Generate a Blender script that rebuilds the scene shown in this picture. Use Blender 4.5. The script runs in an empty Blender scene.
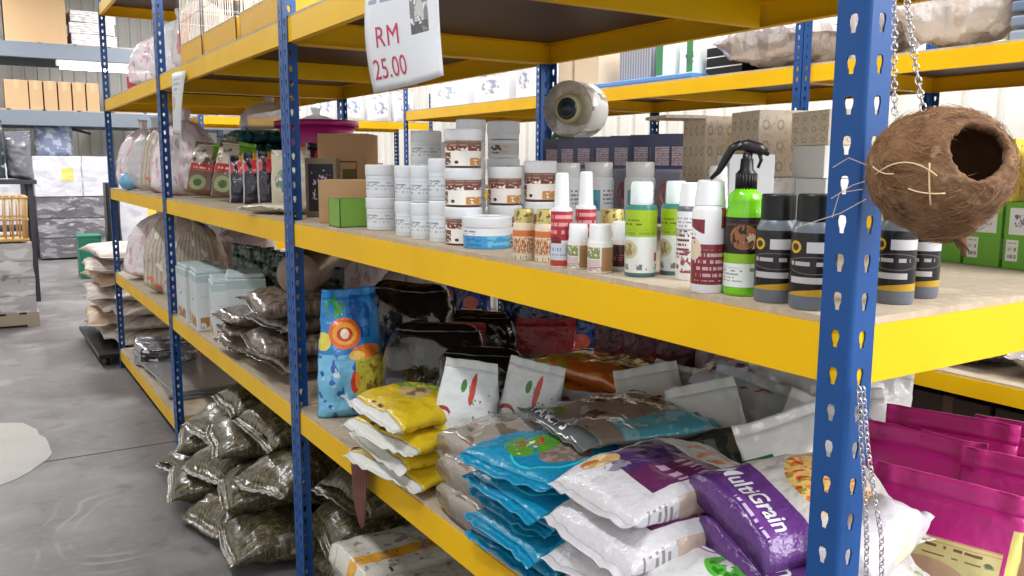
import bpy, bmesh, math, random
from mathutils import Vector, Matrix, noise
PI = math.pi
SC = bpy.context.scene
COL = SC.collection

# ------------------------------------------------------------------ materials
def lin(c):
    return tuple(((v/255)/12.92 if v/255 <= .04045 else ((v/255+.055)/1.055)**2.4) for v in c[:3])+(1,)

def mat(name, base, layers=(), rough=.5, metal=0, coat=0, bump=0, bs=40, spec=.5, alpha=1, trans=0, emit=0, motl=None, ior=1.45, coords='Object', stretch=(1, 1, 1), bdist=.004, coatr=.12):
    """base: sRGB 0-255. layers: (colour, mask, mask...) drawn one over another in UV space."""
    m = bpy.data.materials.new(name); m.use_nodes = True
    N, K = m.node_tree.nodes, m.node_tree.links
    b = N['Principled BSDF']
    def val(sock, v):
        if hasattr(v, 'is_output'): K.new(v, sock)
        else: sock.default_value = v
    def ma(op, a, c=0., d=0.):
        n = N.new('ShaderNodeMath'); n.operation = op
        val(n.inputs[0], a); val(n.inputs[1], c); val(n.inputs[2], d)
        return n.outputs[0]
    state = {}
    def uv():
        if 'u' not in state:
            t = N.new('ShaderNodeUVMap'); t.uv_map = 'UVMap'
            s = N.new('ShaderNodeSeparateXYZ'); K.new(t.outputs[0], s.inputs[0])
            state['u'], state['v'] = s.outputs[0], s.outputs[1]
        return state['u'], state['v']
    def ob():
        if 'o' not in state:
            t = N.new('ShaderNodeTexCoord'); mp = N.new('ShaderNodeMapping')
            mp.inputs['Scale'].default_value = stretch
            K.new(t.outputs[coords], mp.inputs[0]); state['o'] = mp.outputs[0]
        return state['o']
    def nz(vec, scale, detail=3):
        n = N.new('ShaderNodeTexNoise'); n.inputs['Scale'].default_value = scale
        n.inputs['Detail'].default_value = detail; K.new(vec, n.inputs['Vector']); return n.outputs[0]
    def comb(x, y):
        n = N.new('ShaderNodeCombineXYZ'); val(n.inputs[0], x); val(n.inputs[1], y); return n.outputs[0]
    def step(v, lo, hi):
        n = N.new('ShaderNodeMapRange'); n.clamp = True
        K.new(v, n.inputs[0]); n.inputs[1].default_value = lo; n.inputs[2].default_value = hi; return n.outputs[0]
    def mask(k):
        u, v = uv()
        t = k[0]
        if t == 'r':
            return ma('MULTIPLY', ma('COMPARE', u, (k[1]+k[3])/2, abs(k[3]-k[1])/2), ma('COMPARE', v, (k[2]+k[4])/2, abs(k[4]-k[2])/2))
        if t == 'e':
            a = ma('DIVIDE', ma('SUBTRACT', u, k[1]), k[3]); c = ma('DIVIDE', ma('SUBTRACT', v, k[2]), k[4])
            return ma('LESS_THAN', ma('ADD', ma('MULTIPLY', a, a), ma('MULTIPLY', c, c)), 1.)
        if t == 'n':      # blotches: scale u, scale v, threshold
            return step(nz(comb(ma('MULTIPLY', u, k[1]), ma('MULTIPLY', v, k[2])), 1., 2), k[3], k[3]+.04)
        if t == 't':      # rows of tiny illegible print: rows per unit v, marks per unit u
            row = ma('MULTIPLY', v, k[1]); fr = ma('FRACT', row)
            h = ma('MULTIPLY', ma('GREATER_THAN', fr, .45), ma('LESS_THAN', fr, .95))
            return ma('MULTIPLY', h, ma('GREATER_THAN', nz(comb(ma('MULTIPLY', u, k[2]), ma('MULTIPLY', ma('FLOOR', row), 7.3)), 1., 1), .47))
        if t == 's':      # stripes: au, av, duty
            return ma('LESS_THAN', ma('FRACT', ma('ADD', ma('MULTIPLY', u, k[1]), ma('MULTIPLY', v, k[2]))), k[3])
        if t == 'd':      # half plane au*u+av*v > c
            return ma('GREATER_THAN', ma('ADD', ma('MULTIPLY', u, k[1]), ma('MULTIPLY', v, k[2])), k[3])
        if t == 'o':      # ring dots: cells per u, per v, r outer, r inner
            a = ma('SUBTRACT', ma('FRACT', ma('MULTIPLY', u, k[1])), .5); c = ma('SUBTRACT', ma('FRACT', ma('MULTIPLY', v, k[2])), .5)
            r = ma('SQRT', ma('ADD', ma('MULTIPLY', a, a), ma('MULTIPLY', c, c)))
            return ma('MULTIPLY', ma('LESS_THAN', r, k[3]), ma('GREATER_THAN', r, k[4]))
    col = N.new('ShaderNodeRGB'); col.outputs[0].default_value = lin(base); cur = col.outputs[0]
    def mix(f, c):
        nonlocal cur
        n = N.new('ShaderNodeMix'); n.data_type = 'RGBA'
        val(n.inputs[0], f); K.new(cur, n.inputs[6]); n.inputs[7].default_value = lin(c); cur = n.outputs[2]
    for mo in (motl or ()):          # (colour, scale, lo, hi)
        mix(step(nz(ob(), mo[1], 5), mo[2], mo[3]), mo[0])
    for L in layers:
        f = mask(L[1])
        for k in L[2:]: f = ma('MULTIPLY', f, mask(k))
        mix(f, L[0])
    K.new(cur, b.inputs['Base Color'])
    b.inputs['Roughness'].default_value = rough; b.inputs['Metallic'].default_value = metal
    b.inputs['Coat Weight'].default_value = coat; b.inputs['Coat Roughness'].default_value = coatr
    b.inputs['Specular IOR Level'].default_value = spec; b.inputs['IOR'].default_value = ior
    b.inputs['Transmission Weight'].default_value = trans; b.inputs['Alpha'].default_value = alpha
    if emit:
        K.new(cur, b.inputs['Emission Color']); b.inputs['Emission Strength'].default_value = emit
    if bump:
        n = N.new('ShaderNodeBump'); n.inputs['Strength'].default_value = bump; n.inputs['Distance'].default_value = bdist
        K.new(nz(ob(), bs, 4), n.inputs['Height']); K.new(n.outputs[0], b.inputs['Normal'])
        K.new(n.outputs[0], b.inputs['Coat Normal'])
    return m

# ------------------------------------------------------------------ mesh helpers
def uvlay(bm): return bm.loops.layers.uv.get('UVMap') or bm.loops.layers.uv.new('UVMap')
def link(name, bm, m, parent=None, M=None, smooth=False, solid=0, bevel=0, subd=0):
    if M is not None: bm.transform(M)
    me = bpy.data.meshes.new(name); bm.to_mesh(me); bm.free()
    if smooth:
        for p in me.polygons: p.use_smooth = True
    for mm in (m if isinstance(m, (list, tuple)) else [m]): me.materials.append(mm)
    o = bpy.data.objects.new(name, me); COL.objects.link(o)
    if parent: o.parent = parent
    if bevel:
        k = o.modifiers.new('b', 'BEVEL'); k.width = bevel; k.segments = 2; k.limit_method = 'ANGLE'
    if solid:
        k = o.modifiers.new('s', 'SOLIDIFY'); k.thickness = solid; k.offset = 0
    if subd:
        k = o.modifiers.new('u', 'SUBSURF'); k.levels = subd; k.render_levels = subd
    return o

def thing(name, label, cat, loc=(0, 0, 0), rz=0, group=None, rot=None):
    o = bpy.data.objects.new(name, None); COL.objects.link(o)
    o.location = loc; o.rotation_euler = rot or (0, 0, rz); o.empty_display_size = .05
    return tag(o, label, cat, group)
def tag(o, label, cat, group=None, kind=None):
    if label: o['label'] = label
    if cat: o['category'] = cat
    if group: o['group'] = group
    if kind: o['kind'] = kind
    return o
def struct(name, bm, m, label=None, **k):
    o = link(name, bm, m, **k); o['kind'] = 'structure'
    if label: o['label'] = label
    return o
def dup(root, loc, label, rz=None, group=None, cat=None):
    r = root.copy(); COL.objects.link(r); r.location = loc
    if rz is not None: r.rotation_euler = (root.rotation_euler[0], root.rotation_euler[1], rz)
    r['label'] = label
    if group: r['group'] = group
    for ch in list(root.children):
        c = ch.copy(); COL.objects.link(c); c.parent = r
        for g in ch.children:
            d = g.copy(); COL.objects.link(d); d.parent = c
    return r

def box(bm, x0, y0, z0, x1, y1, z1):
    """box; UV face order in u: -X 0..1, -Y 1..2, +X 2..3, +Y 3..4, top 4..5, bottom 5..6"""
    uvl = uvlay(bm)
    V = [bm.verts.new(c) for c in ((x0,y0,z0),(x1,y0,z0),(x1,y1,z0),(x0,y1,z0),(x0,y0,z1),(x1,y0,z1),(x1,y1,z1),(x0,y1,z1))]
    for k, q in enumerate(((3,0,4,7),(0,1,5,4),(1,2,6,5),(2,3,7,6),(4,5,6,7),(3,2,1,0))):
        f = bm.faces.new([V[i] for i in q])
        for l, (a, b) in zip(f.loops, ((0,0),(1,0),(1,1),(0,1))): l[uvl].uv = (a+k, b)
    return bm
def bx(*a): return box(bmesh.new(), *a)
def obox(c, s, rz=0):
    """box standing at c (base centre), size s, turned rz"""
    b = bx(-s[0]/2, -s[1]/2, 0, s[0]/2, s[1]/2, s[2]); b.transform(Matrix.Translation(c) @ Matrix.Rotation(rz, 4, 'Z')); return b

def lathe(prof, n=32, bm=None):
    """prof [(r,z)...] bottom to top; UV u around (0.5 faces -Y), v by height"""
    bm = bm or bmesh.new(); uvl = uvlay(bm)
    z0, z1 = min(p[1] for p in prof), max(p[1] for p in prof); H = (z1-z0) or 1
    rings = []
    for r, z in prof:
        if r < 1e-6: rings.append([bm.verts.new((0, 0, z))])
        else: rings.append([bm.verts.new((r*math.cos(2*PI*i/n), r*math.sin(2*PI*i/n), z)) for i in range(n)])
    for a in range(len(rings)-1):
        A, B = rings[a], rings[a+1]
        if len(A) == 1 and len(B) == 1: continue
        for i in range(n):
            j = (i+1) % n
            if len(A) == 1: vs = [A[0], B[j], B[i]]; us = [i+.5, i+1, i]; zs = [prof[a][1], prof[a+1][1], prof[a+1][1]]
            elif len(B) == 1: vs = [A[i], A[j], B[0]]; us = [i, i+1, i+.5]; zs = [prof[a][1]]*2+[prof[a+1][1]]
            else: vs = [A[i], A[j], B[j], B[i]]; us = [i, i+1, i+1, i]; zs = [prof[a][1]]*2+[prof[a+1][1]]*2
            f = bm.faces.new(vs)
            off = -.25 if i >= n/4 else .75
            for l, u, z in zip(f.loops, us, zs): l[uvl].uv = (u/n+off, (z-z0)/H)
    return bm

def tube(bm, pts, r, n=8, close=False):
    pts = [Vector(p) for p in pts]; rings = []
    m = len(pts); up = Vector((.13, .2, 1)).normalized()
    for k, p in enumerate(pts):
        if close: d = pts[(k+1) % m]-pts[k-1]
        else: d = pts[min(k+1, m-1)]-pts[max(k-1, 0)]
        d.normalize(); a = d.cross(up)
        if a.length < .1: a = d.cross(Vector((1, 0, 0)))
        a.normalize(); b = d.cross(a); rr = r[k] if isinstance(r, (list, tuple)) else r
        rings.append([bm.verts.new(p+a*rr*math.cos(2*PI*i/n)+b*rr*math.sin(2*PI*i/n)) for i in range(n)])
    for k in range(m if close else m-1):
        A, B = rings[k], rings[(k+1) % m]
        for i in range(n): bm.faces.new((A[i], A[(i+1) % n], B[(i+1) % n], B[i]))
    if not close:
        bm.faces.new(rings[0][::-1]); bm.faces.new(rings[-1])
    return bm

# --- bags: one lofted skin, width along X, height along Z, front face towards -Y
class Bag:
    def __init__(s, W, H, T, kind='pillow', cr=.004, seed=0, e=2.6, ripple=.002, sag=0, taper=1):
        s.tp = taper
        s.W, s.H, s.T, s.kind, s.cr, s.seed, s.e, s.rip, s.sag = W, H, T, kind, cr, seed*7.13, e, ripple, sag
    def prof(s, v):
        if s.kind == 'pillow':
            q = min(max((v-.05)/.9, 0), 1); b = (4*q*(1-q))**.42
            return s.W/2*(1-.05*b), max(s.T/2*b, .0012)
        if s.kind == 'pouch':            # stands, swollen low, closes to a flat seal
            q = min(max(v/.92, 0), 1); b = (.72+.28*math.sin(min(q*3.2, PI)))*(1-q**2.1)**.8*min(1, .62+q*5)
            return s.W/2*(1-.05*b), max(s.T/2*b, .0012)
        if s.kind == 'block':            # flat bottomed brick with a folded seal
            q = min(max((v-.62)/.31, 0), 1); b = (1-q*q)**.7*min(1, .75+v*4)
            return s.W/2*(1-.04*b), max(s.T/2*b, .0012)
        if s.kind == 'sack':             # fat sack, gathered neck
            q = min(max(v/.86, 0), 1); b = max((1-q**3), 0)**.6*min(1, .55+q*4); t = .16 if v > .9 else 0
            return max(s.W/2*(b*.88+.12), s.W*.06)+t*s.W*.35*(v-.9)*5, max(s.T/2*b, s.T*.09)
        if s.kind == 'dome':
            b = max(1-v**3.2, 0)**.5*min(1, .7+v*3); return s.W/2*(.5+.5*b), max(s.T/2*b, .004)
        if s.kind == 'brick':
            b = min(1, (min(v, 1-v)*22)**.5+.02); return s.W/2*(.9+.1*b), max(s.T/2*b, .001)
    def crumple(s, p, v):
        k = noise.noise(Vector((p.x*9+s.seed, p.y*9, p.z*9)))*1.0 + noise.noise(Vector((p.x*24, p.y*24+s.seed, p.z*24)))*.55
        r = 1-abs(noise.noise(Vector((p.x*17, p.y*17, p.z*17+s.seed))))*2.4
        return s.cr*(k*1.3+max(r, 0)**2*.9)
    def fin(s, p, v):
        if s.sag: p.y += s.sag*(v-.5)**2*4*s.T
        return p
    def ring(s, v, a):
        w, d = s.prof(v); w *= 1-(1-s.tp)*max(v-.3, 0)/.7; c, sn = math.cos(a), math.sin(a)
        x = w*math.copysign(abs(c)**(2/s.e), c); y = -d*math.copysign(abs(sn)**(2/s.e), sn)
        p = Vector((x, y, v*s.H))
        f = min(1, d/(s.T*.25))
        nrm = Vector((c*.4, -sn, 0)); p += nrm*s.crumple(p, v)*f
        q = noise.noise(Vector((p.x*5+s.seed, v*2.2, s.seed*.3))); q2 = noise.noise(Vector((p.x*7, s.seed, 3.1)))
        if s.kind != 'brick':
            p.y += q*s.W*.055*(v if s.kind in ('pouch', 'sack') else abs(v-.5)*2); p.z += q2*s.H*.035*(v*v if s.kind in ('pouch', 'sack') else (v-.5)*2)
        if f < .3: p.y += s.rip*1.8*math.sin(x*200/(1+s.W*2)+s.seed+3*q2)
        return s.fin(p, v)
    def mesh(s, v0=0, v1=1, m=26, n=40, off=0):
        bm = bmesh.new(); uvl = uvlay(bm); R = []
        for j in range(m+1):
            v = v0+(v1-v0)*j/m; r = []
            for i in range(n):
                a = 2*PI*i/n; p = s.ring(v, a)
                if off: p += Vector((math.cos(a)*.3, -math.sin(a), 0))*off
                r.append(bm.verts.new(p))
            R.append(r)
        for j in range(m):
            for i in range(n):
                k = (i+1) % n; f = bm.faces.new((R[j][i], R[j+1][i], R[j+1][k], R[j][k]))
                f.smooth = True
                for l, (jj, ii) in zip(f.loops, ((j, i), (j+1, i), (j+1, i+1), (j, i+1))):
                    c = math.cos(2*PI*ii/n); c = math.copysign(abs(c)**(2/s.e), c)
                    l[uvl].uv = ((.5+.5*c) if i < n//2 else (1.5-.5*c), v0+(v1-v0)*jj/m)
        bm.faces.new(R[0]); bm.faces.new(R[-1][::-1])
        bmesh.ops.recalc_face_normals(bm, faces=bm.faces)
        return bm
    def front(s, u, v, off=.0012):
        w, d = s.prof(v); w *= 1-(1-s.tp)*max(v-.3, 0)/.7; x = (2*u-1); c = abs(x)**(s.e/2); a = math.acos(max(-1, min(1, math.copysign(c, x))))
        p = s.ring(v, a); p.y -= off; return p

def text_on(txt, size, fn, m, parent=None, name='lettering', M=None, bold=0, sx=1, font_sp=1):
    """flat lettering laid on a surface: fn(x, y) -> Vector"""
    c = bpy.data.curves.new('t', 'FONT'); c.body = txt; c.size = size; c.resolution_u = 3; c.space_character = font_sp
    if bold: c.offset = bold
    o = bpy.data.objects.new('t', c); me = bpy.data.meshes.new_from_object(o)
    bpy.data.objects.remove(o); bpy.data.curves.remove(c)
    bm = bmesh.new(); bm.from_mesh(me); bpy.data.meshes.remove(me)
    # refine so it follows a curved surface
    xs = [v.co.x for v in bm.verts]
    if not xs: return None
    k = min(xs)
    while k < max(xs):
        k += size*.22
        bmesh.ops.bisect_plane(bm, geom=bm.verts[:]+bm.edges[:]+bm.faces[:], plane_co=(k, 0, 0), plane_no=(1, 0, 0))
    for v in bm.verts: v.co = fn(v.co.x*sx, v.co.y)
    return link(name, bm, m, parent, M)

LIE = Matrix.Rotation(-PI/2, 4, 'X')       # bag laid on its back: front up, its head towards +Y

def bag(name, label, cat, loc, rz, W, H, T, m, kind='pillow', lie=False, tilt=0, group=None, seal=None, vs=(0, .93), bm_=None, cr=.004, seed=0, e=2.6, text=(), n=40, mm=26, lean=0, pname='body', sag=0, roll=0, taper=None):
    """a whole bag: body and sealed end(s) as parts"""
    B = Bag(W, H, T, kind, cr, seed, e, sag=sag, taper=taper or (.93 if kind == 'pouch' else 1))
    if lie: rot = Matrix.Rotation(rz, 4, 'Z') @ Matrix.Rotation(tilt, 4, 'X') @ Matrix.Rotation(roll, 4, 'Y') @ LIE @ Matrix.Translation((0, 0, -H/2)); rot = Matrix.Translation((0, 0, T/2)) @ rot
    else: rot = Matrix.Rotation(rz, 4, 'Z') @ Matrix.Rotation(lean, 4, 'X') @ Matrix.Rotation(roll, 4, 'Y')
    t = thing(name, label, cat, loc, 0, group)
    lo, hi = vs
    body = link(pname, B.mesh(lo, hi, mm, n), m, t, rot, True)
    if hi < 1 and seal is not None: link('top_seal', B.mesh(hi, 1, 4, n), seal, t, rot, True)
    if lo > 0 and seal is not None: link('end_seal', B.mesh(0, lo, 4, n), seal, t, rot, True)
    for (s, u0, v0, size, rotd, tm, *ex) in text:
        ca, sa = math.cos(rotd), math.sin(rotd); sx = ex[0] if ex else 1
        text_on(s, size, lambda x, y: B.front(u0+(x*ca-y*sa)/W, v0+(x*sa+y*ca)/H), tm, body, M=rot, bold=size*.02, sx=sx)
    lo_z = min(v.co.z for c in t.children for v in c.data.vertices)
    for c in t.children: c.location.z = .0008-lo_z
    return t

# ------------------------------------------------------------------ camera
CAM = Vector((-.8196, -.5853, 1.46))
Fw = Vector((.52819002, .83700737, -.14294742)); Rt = Vector((.84600272, -.53316265, .00412131)); Up = Vector((.07276465, .12311074, .9897217))
cd = bpy.data.cameras.new('camera'); cam = bpy.data.objects.new('camera', cd); COL.objects.link(cam)
cd.sensor_width = 36; cd.lens = 853.6*36/1024; cd.clip_start = .02
cam.matrix_world = Matrix(((Rt.x, Up.x, -Fw.x, CAM.x), (Rt.y, Up.y, -Fw.y, CAM.y), (Rt.z, Up.z, -Fw.z, CAM.z), (0, 0, 0, 1)))
SC.camera = cam
cd.dof.use_dof = False

# ------------------------------------------------------------------ shared materials
YEL = mat('yellow_enamel', (238, 188, 10), rough=.42, spec=.25, motl=[((230, 178, 10), 3, .45, .7)])
BLUE = mat('blue_enamel', (18, 74, 138), rough=.42, motl=[((15, 60, 118), 4, .5, .75)])
BOARD = mat('chipboard', (186, 170, 148), rough=.75, motl=[((170, 150, 126), 9, .45, .75), ((196, 182, 162), 60, .5, .7), ((150, 132, 110), 3, .58, .8)], bump=.15, bs=120)
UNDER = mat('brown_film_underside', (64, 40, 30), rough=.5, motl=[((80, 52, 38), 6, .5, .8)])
WHITE = mat('white_plastic', (226, 230, 234), rough=.35)
WHITE2 = mat('white_gloss', (236, 238, 240), rough=.22, coat=.3)
BLACK = mat('black_plastic', (16, 16, 18), rough=.35)
CLEAR = mat('clear_film', (235, 236, 240), rough=.16, alpha=.22, bump=.5, bs=18, bdist=.02)
MILKY = mat('milky_film', (225, 225, 228), rough=.2, alpha=.5, bump=.6, bs=14, bdist=.03)
CARD = mat('cardboard', (178, 142, 102), rough=.8, motl=[((166, 130, 92), 6, .45, .7)])
STEEL = mat('galvanised', (190, 196, 204), rough=.35, metal=.6)

# ------------------------------------------------------------------ the room
FLOORM = mat('concrete', (122, 118, 118), rough=.42, coords='Object', motl=[((106, 101, 102), .9, .42, .62), ((146, 142, 142), 2.6, .5, .72), ((98, 90, 92), 7, .56, .74), ((138, 135, 136), 26, .55, .8)], bump=.12, bs=22, spec=.4)
def floor_scuffs(m):
    N, K = m.node_tree.nodes, m.node_tree.links; b = N['Principled BSDF']
    src = b.inputs['Base Color'].links[0].from_socket
    t = N.new('ShaderNodeTexCoord'); nz = N.new('ShaderNodeTexNoise'); nz.inputs['Scale'].default_value = 1.4; K.new(t.outputs['Object'], nz.inputs['Vector'])
    ad = N.new('ShaderNodeVectorMath'); ad.operation = 'MULTIPLY_ADD'; K.new(nz.outputs['Color'], ad.inputs[0]); ad.inputs[1].default_value = (.35, .35, 0); K.new(t.outputs['Object'], ad.inputs[2])
    d = N.new('ShaderNodeVectorMath'); d.operation = 'DISTANCE'; K.new(ad.outputs[0], d.inputs[0]); d.inputs[1].default_value = (-.12, 3.25, 0)
    r = N.new('ShaderNodeValToRGB'); e = r.color_ramp; K.new(d.outputs['Value'], r.inputs[0])
    e.elements[0].position = .0; e.elements[0].color = (0, 0, 0, 1); e.elements[1].position = 1; e.elements[1].color = (0, 0, 0, 1)
    for p_, v in ((.30, 0), (.315, .6), (.33, 0), (.36, 0), (.375, .8), (.385, 0), (.44, 0), (.452, .5), (.465, 0)):
        q = e.elements.new(p_); q.color = (v, v, v, 1)
    n2 = N.new('ShaderNodeTexNoise'); n2.inputs['Scale'].default_value = 3; K.new(t.outputs['Object'], n2.inputs['Vector'])
    mr = N.new('ShaderNodeMapRange'); K.new(n2.outputs[0], mr.inputs[0]); mr.inputs[1].default_value = .45; mr.inputs[2].default_value = .62
    mu = N.new('ShaderNodeMath'); mu.operation = 'MULTIPLY'; K.new(r.outputs[0], mu.inputs[0]); K.new(mr.outputs[0], mu.inputs[1])
    mx = N.new('ShaderNodeMix'); mx.data_type = 'RGBA'; K.new(mu.outputs[0], mx.inputs[0]); K.new(src, mx.inputs[6]); mx.inputs[7].default_value = lin((160, 156, 154)); K.new(mx.outputs[2], b.inputs['Base Color'])
floor_scuffs(FLOORM)
b = bx(-5.2, -4.2, -.1, 3.9, 17, 0)
struct('floor', b, FLOORM)
JOINT = mat('joint', (70, 66, 66), rough=.9)
b = bmesh.new()
for y in (-2., 4.06, 10.1): box(b, -5.1, y-.006, 0, 3.5, y+.006, .0008)
struct('trim_1', b, JOINT)
WALLM = mat('corrugated_sheet', (232, 230, 224), rough=.55)
def corrugated(p0, p1, z0, z1, step=.19, dep=.035):
    bm = bmesh.new(); d = Vector(p1)-Vector(p0); L = d.length; d.normalize(); nn = Vector((-d.y, d.x, 0)); pts = []
    x = 0
    while x < L:
        for a, h in ((0, 0), (.62, 0), (.7, 1), (.92, 1)): pts.append((x+a*step, h*dep))
        x += step
    row = [[bm.verts.new(Vector(p0)+d*a+nn*h+Vector((0, 0, z))) for a, h in pts] for z in (z0, z1)]
    for i in range(len(pts)-1): bm.faces.new((row[0][i], row[0][i+1], row[1][i+1], row[1][i]))
    return bm
struct('wall_right', corrugated((3.62, 17, 0), (3.62, -4, 0), 0, 5.2), WALLM)
struct('wall_back', corrugated((-5.2, 16.6, 0), (3.7, 16.6, 0), 0, 5.2), WALLM)
struct('wall_left', corrugated((-5.1, -4, 0), (-5.1, 17, 0), 0, 5.2), WALLM)
CEIL = mat('roof_sheet', (120, 122, 126), rough=.6)
b = bx(-5.2, -1.0, 5.2, 3.9, 17, 5.3); struct('ceiling', b, CEIL)
b = bmesh.new()
for y in range(0, 17, 2): box(b, -5.1, y-.05, 5.05, 3.8, y+.05, 5.2)
struct('trim_2', b, mat('purlin', (84, 88, 96), rough=.6))

# spill of white powder / worn paint patch on the floor
b = bmesh.new(); pts = []
for i in range(40):
    a = 2*PI*i/40; r = 1+.10*noise.noise(Vector((math.cos(a)*2.5, math.sin(a)*2.5, 1)))+.05*noise.noise(Vector((math.cos(a)*9, math.sin(a)*9, 3)))
    pts.append(b.verts.new((-.98+.42*r*math.cos(a), 4.38+.62*r*math.sin(a), .0022)))
b.faces.new(pts); r_ = bmesh.ops.extrude_face_region(b, geom=b.faces[:])
for v in r_['geom']:
    if isinstance(v, bmesh.types.BMVert): v.co.z -= .002
tag(link('floor_spill', b, mat('spill_white', (205, 202, 196), rough=.7, motl=[((186, 184, 180), 5, .5, .8)])), 'pale white spill lying on the grey concrete aisle floor', 'paper')

# ------------------------------------------------------------------ boltless racking
PW, PT = .042, .0022
def keyhole_plate(bm, H, flip, zoff=.0288, pitch=.0434):
    """one leg of an angle post with a column of keyholes; local: width +a, height z"""
    def P(a, z): return (a, 0, z) if not flip else (0, a, z)
    hole = [(0, .0205), (.0045, .0195), (.0060, .014), (.0052, .009), (.0036, .005), (.0033, 0), (0, 0)]   # right side outline from top
    n = int((H-zoff)/pitch)+2
    for k in range(n):
        z0 = (zoff+(k-1)*pitch) if k else 0; z1 = min(zoff+k*pitch, H)
        if z1-z0 < .001: continue
        if z1-z0 < pitch*.98:
            vs = [bm.verts.new(P(a, z)) for a, z in ((0, z0), (PW, z0), (PW, z1), (0, z1))]; bm.faces.new(vs); continue
        hz = z0+.0115; c = PW*.5
        for sg in (1, -1):
            pts = [(c, z0), (c+sg*PW/2, z0), (c+sg*PW/2, z1), (c, z1)]+[(c+sg*a, hz+z) for a, z in hole]
            vs = [bm.verts.new(P(a, z)) for a, z in pts]
            bm.faces.new(vs if (sg > 0) != flip else vs[::-1])
    bmesh.ops.remove_doubles(bm, verts=bm.verts, dist=1e-6)
POSTS = {}
def post_mesh(H):
    if H not in POSTS:
        bm = bmesh.new(); keyhole_plate(bm, H, False); b2 = bmesh.new(); keyhole_plate(b2, H, True)
        me = bpy.data.meshes.new('t'); b2.to_mesh(me); b2.free(); bm.from_mesh(me); bpy.data.meshes.remove(me)
        bmesh.ops.remove_doubles(bm, verts=bm.verts, dist=1e-6)
        # rounded corner: the shared edge is bevelled
        ed = [e for e in bm.edges if all(abs(v.co.x) < 1e-6 and abs(v.co.y) < 1e-6 for v in e.verts)]
        bmesh.ops.bevel(bm, geom=ed, offset=.006, segments=4, affect='EDGES', profile=.5)
        me = bpy.data.meshes.new('post'); bm.to_mesh(me); bm.free(); me.materials.append(BLUE); POSTS[H] = me
    return POSTS[H]
def add_post(parent, x, y, sx, sy, H):
    """sx, sy: directions (+1/-1) in which the two legs run from the corner"""
    o = bpy.data.objects.new('post', post_mesh(H)); COL.objects.link(o); o.parent = parent
    o.location = (x, y, 0); o.scale = (sx, sy, 1)
    k = o.modifiers.new('s', 'SOLIDIFY'); k.thickness = PT; k.offset = -1 if sx*sy > 0 else 1
    return o
BH = .0675
def beam_bm(L, H=BH):
    """channel beam along +Y, outer face x=0, body towards +X"""
    bm = bmesh.new(); t = .0025
    sec = [(0, 0), (.022, 0), (.022, t), (t, t), (t, H-t), (.03, H-t), (.03, H), (0, H)]
    A = [bm.verts.new((x, 0, z)) for x, z in sec]; B = [bm.verts.new((x, L, z)) for x, z in sec]
    for i in range(8): bm.faces.new((A[i], A[(i+1) % 8], B[(i+1) % 8], B[i]))
    bm.faces.new(A[::-1]); bm.faces.new(B); bmesh.ops.recalc_face_normals(bm, faces=bm.faces)
    return bm
def rack(label, x0, y0, L, D, H, levels, group, beams=YEL, cross=True):
    t = thing('storage_rack', label, 'rack', (x0, y0, 0), 0, group)
    for px, sx in ((0, 1), (D, -1)):
        for py, sy in ((0, 1), (L, -1)): add_post(t, px, py, sx, sy, H)
    for z in levels:
        g = .004
        link('beam', beam_bm(L-2*g), beams, t, Matrix.Translation((PT, g, z-BH)))
        link('beam', beam_bm(L-2*g), beams, t, Matrix.Translation((D-PT, g, z-BH)) @ Matrix.Diagonal((-1, 1, 1, 1)))
        Rz = Matrix.Rotation(-PI/2, 4, 'Z')
        link('beam', beam_bm(D-.012), beams, t, Matrix.Translation((D-.006, PT, z-BH)) @ Matrix.Rotation(PI/2, 4, 'Z') @ Matrix.Diagonal((1, 1, 1, 1)))
        link('beam', beam_bm(D-.012), beams, t, Matrix.Translation((.006, L-PT, z-BH)) @ Rz @ Matrix.Diagonal((1, 1, 1, 1)))
        if cross: link('cross_beam', beam_bm(D-.07), beams, t, Matrix.Translation((D-.035, L/2, z-BH-.001)) @ Matrix.Rotation(PI/2, 4, 'Z'))
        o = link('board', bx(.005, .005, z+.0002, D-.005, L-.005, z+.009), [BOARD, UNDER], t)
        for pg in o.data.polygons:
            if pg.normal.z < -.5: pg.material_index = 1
    return t
L1, L2, L3, L4, L5 = .134, .689, 1.2797, 1.882, 2.52
S3, S4, S2, S1 = L3+.0094, L4+.0094, L2+.0094, L1+.0094
RD = .968
rack('blue and yellow storage rack nearest the camera, with tubs, bottles and pet food', 0, .004, 1.992, RD, 2.75, (L2, L3, L4), 'racks along the aisle')
rack('middle blue and yellow rack of the aisle row, with hay bags underneath', 0, 2.002, 1.994, RD, 2.75, (L2, L3, L4), 'racks along the aisle')
rack('farthest blue and yellow rack of the aisle row, with a low shelf near the floor', 0, 4.002, 1.996, RD, 2.75, (L1, L2, L3, L4, L5), 'racks along the aisle')
BX = 2.23
rack('rack against the white wall that holds the silver bundle, end nearest the camera', BX, -.07, 1.995, .95, 2.45, (L1, L2, L3, L4), 'racks by the white wall')
rack('rack by the white wall holding cartons and a blue tray, behind the tubs', BX, 1.931, 1.995, .95, 2.45, (L1, L2, L3, L4), 'racks by the white wall')
rack('far rack by the white wall with white printed sacks on its upper shelf', BX, 3.932, 1.995, .95, 2.45, (L1, L2, L3, L4), 'racks by the white wall')
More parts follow.
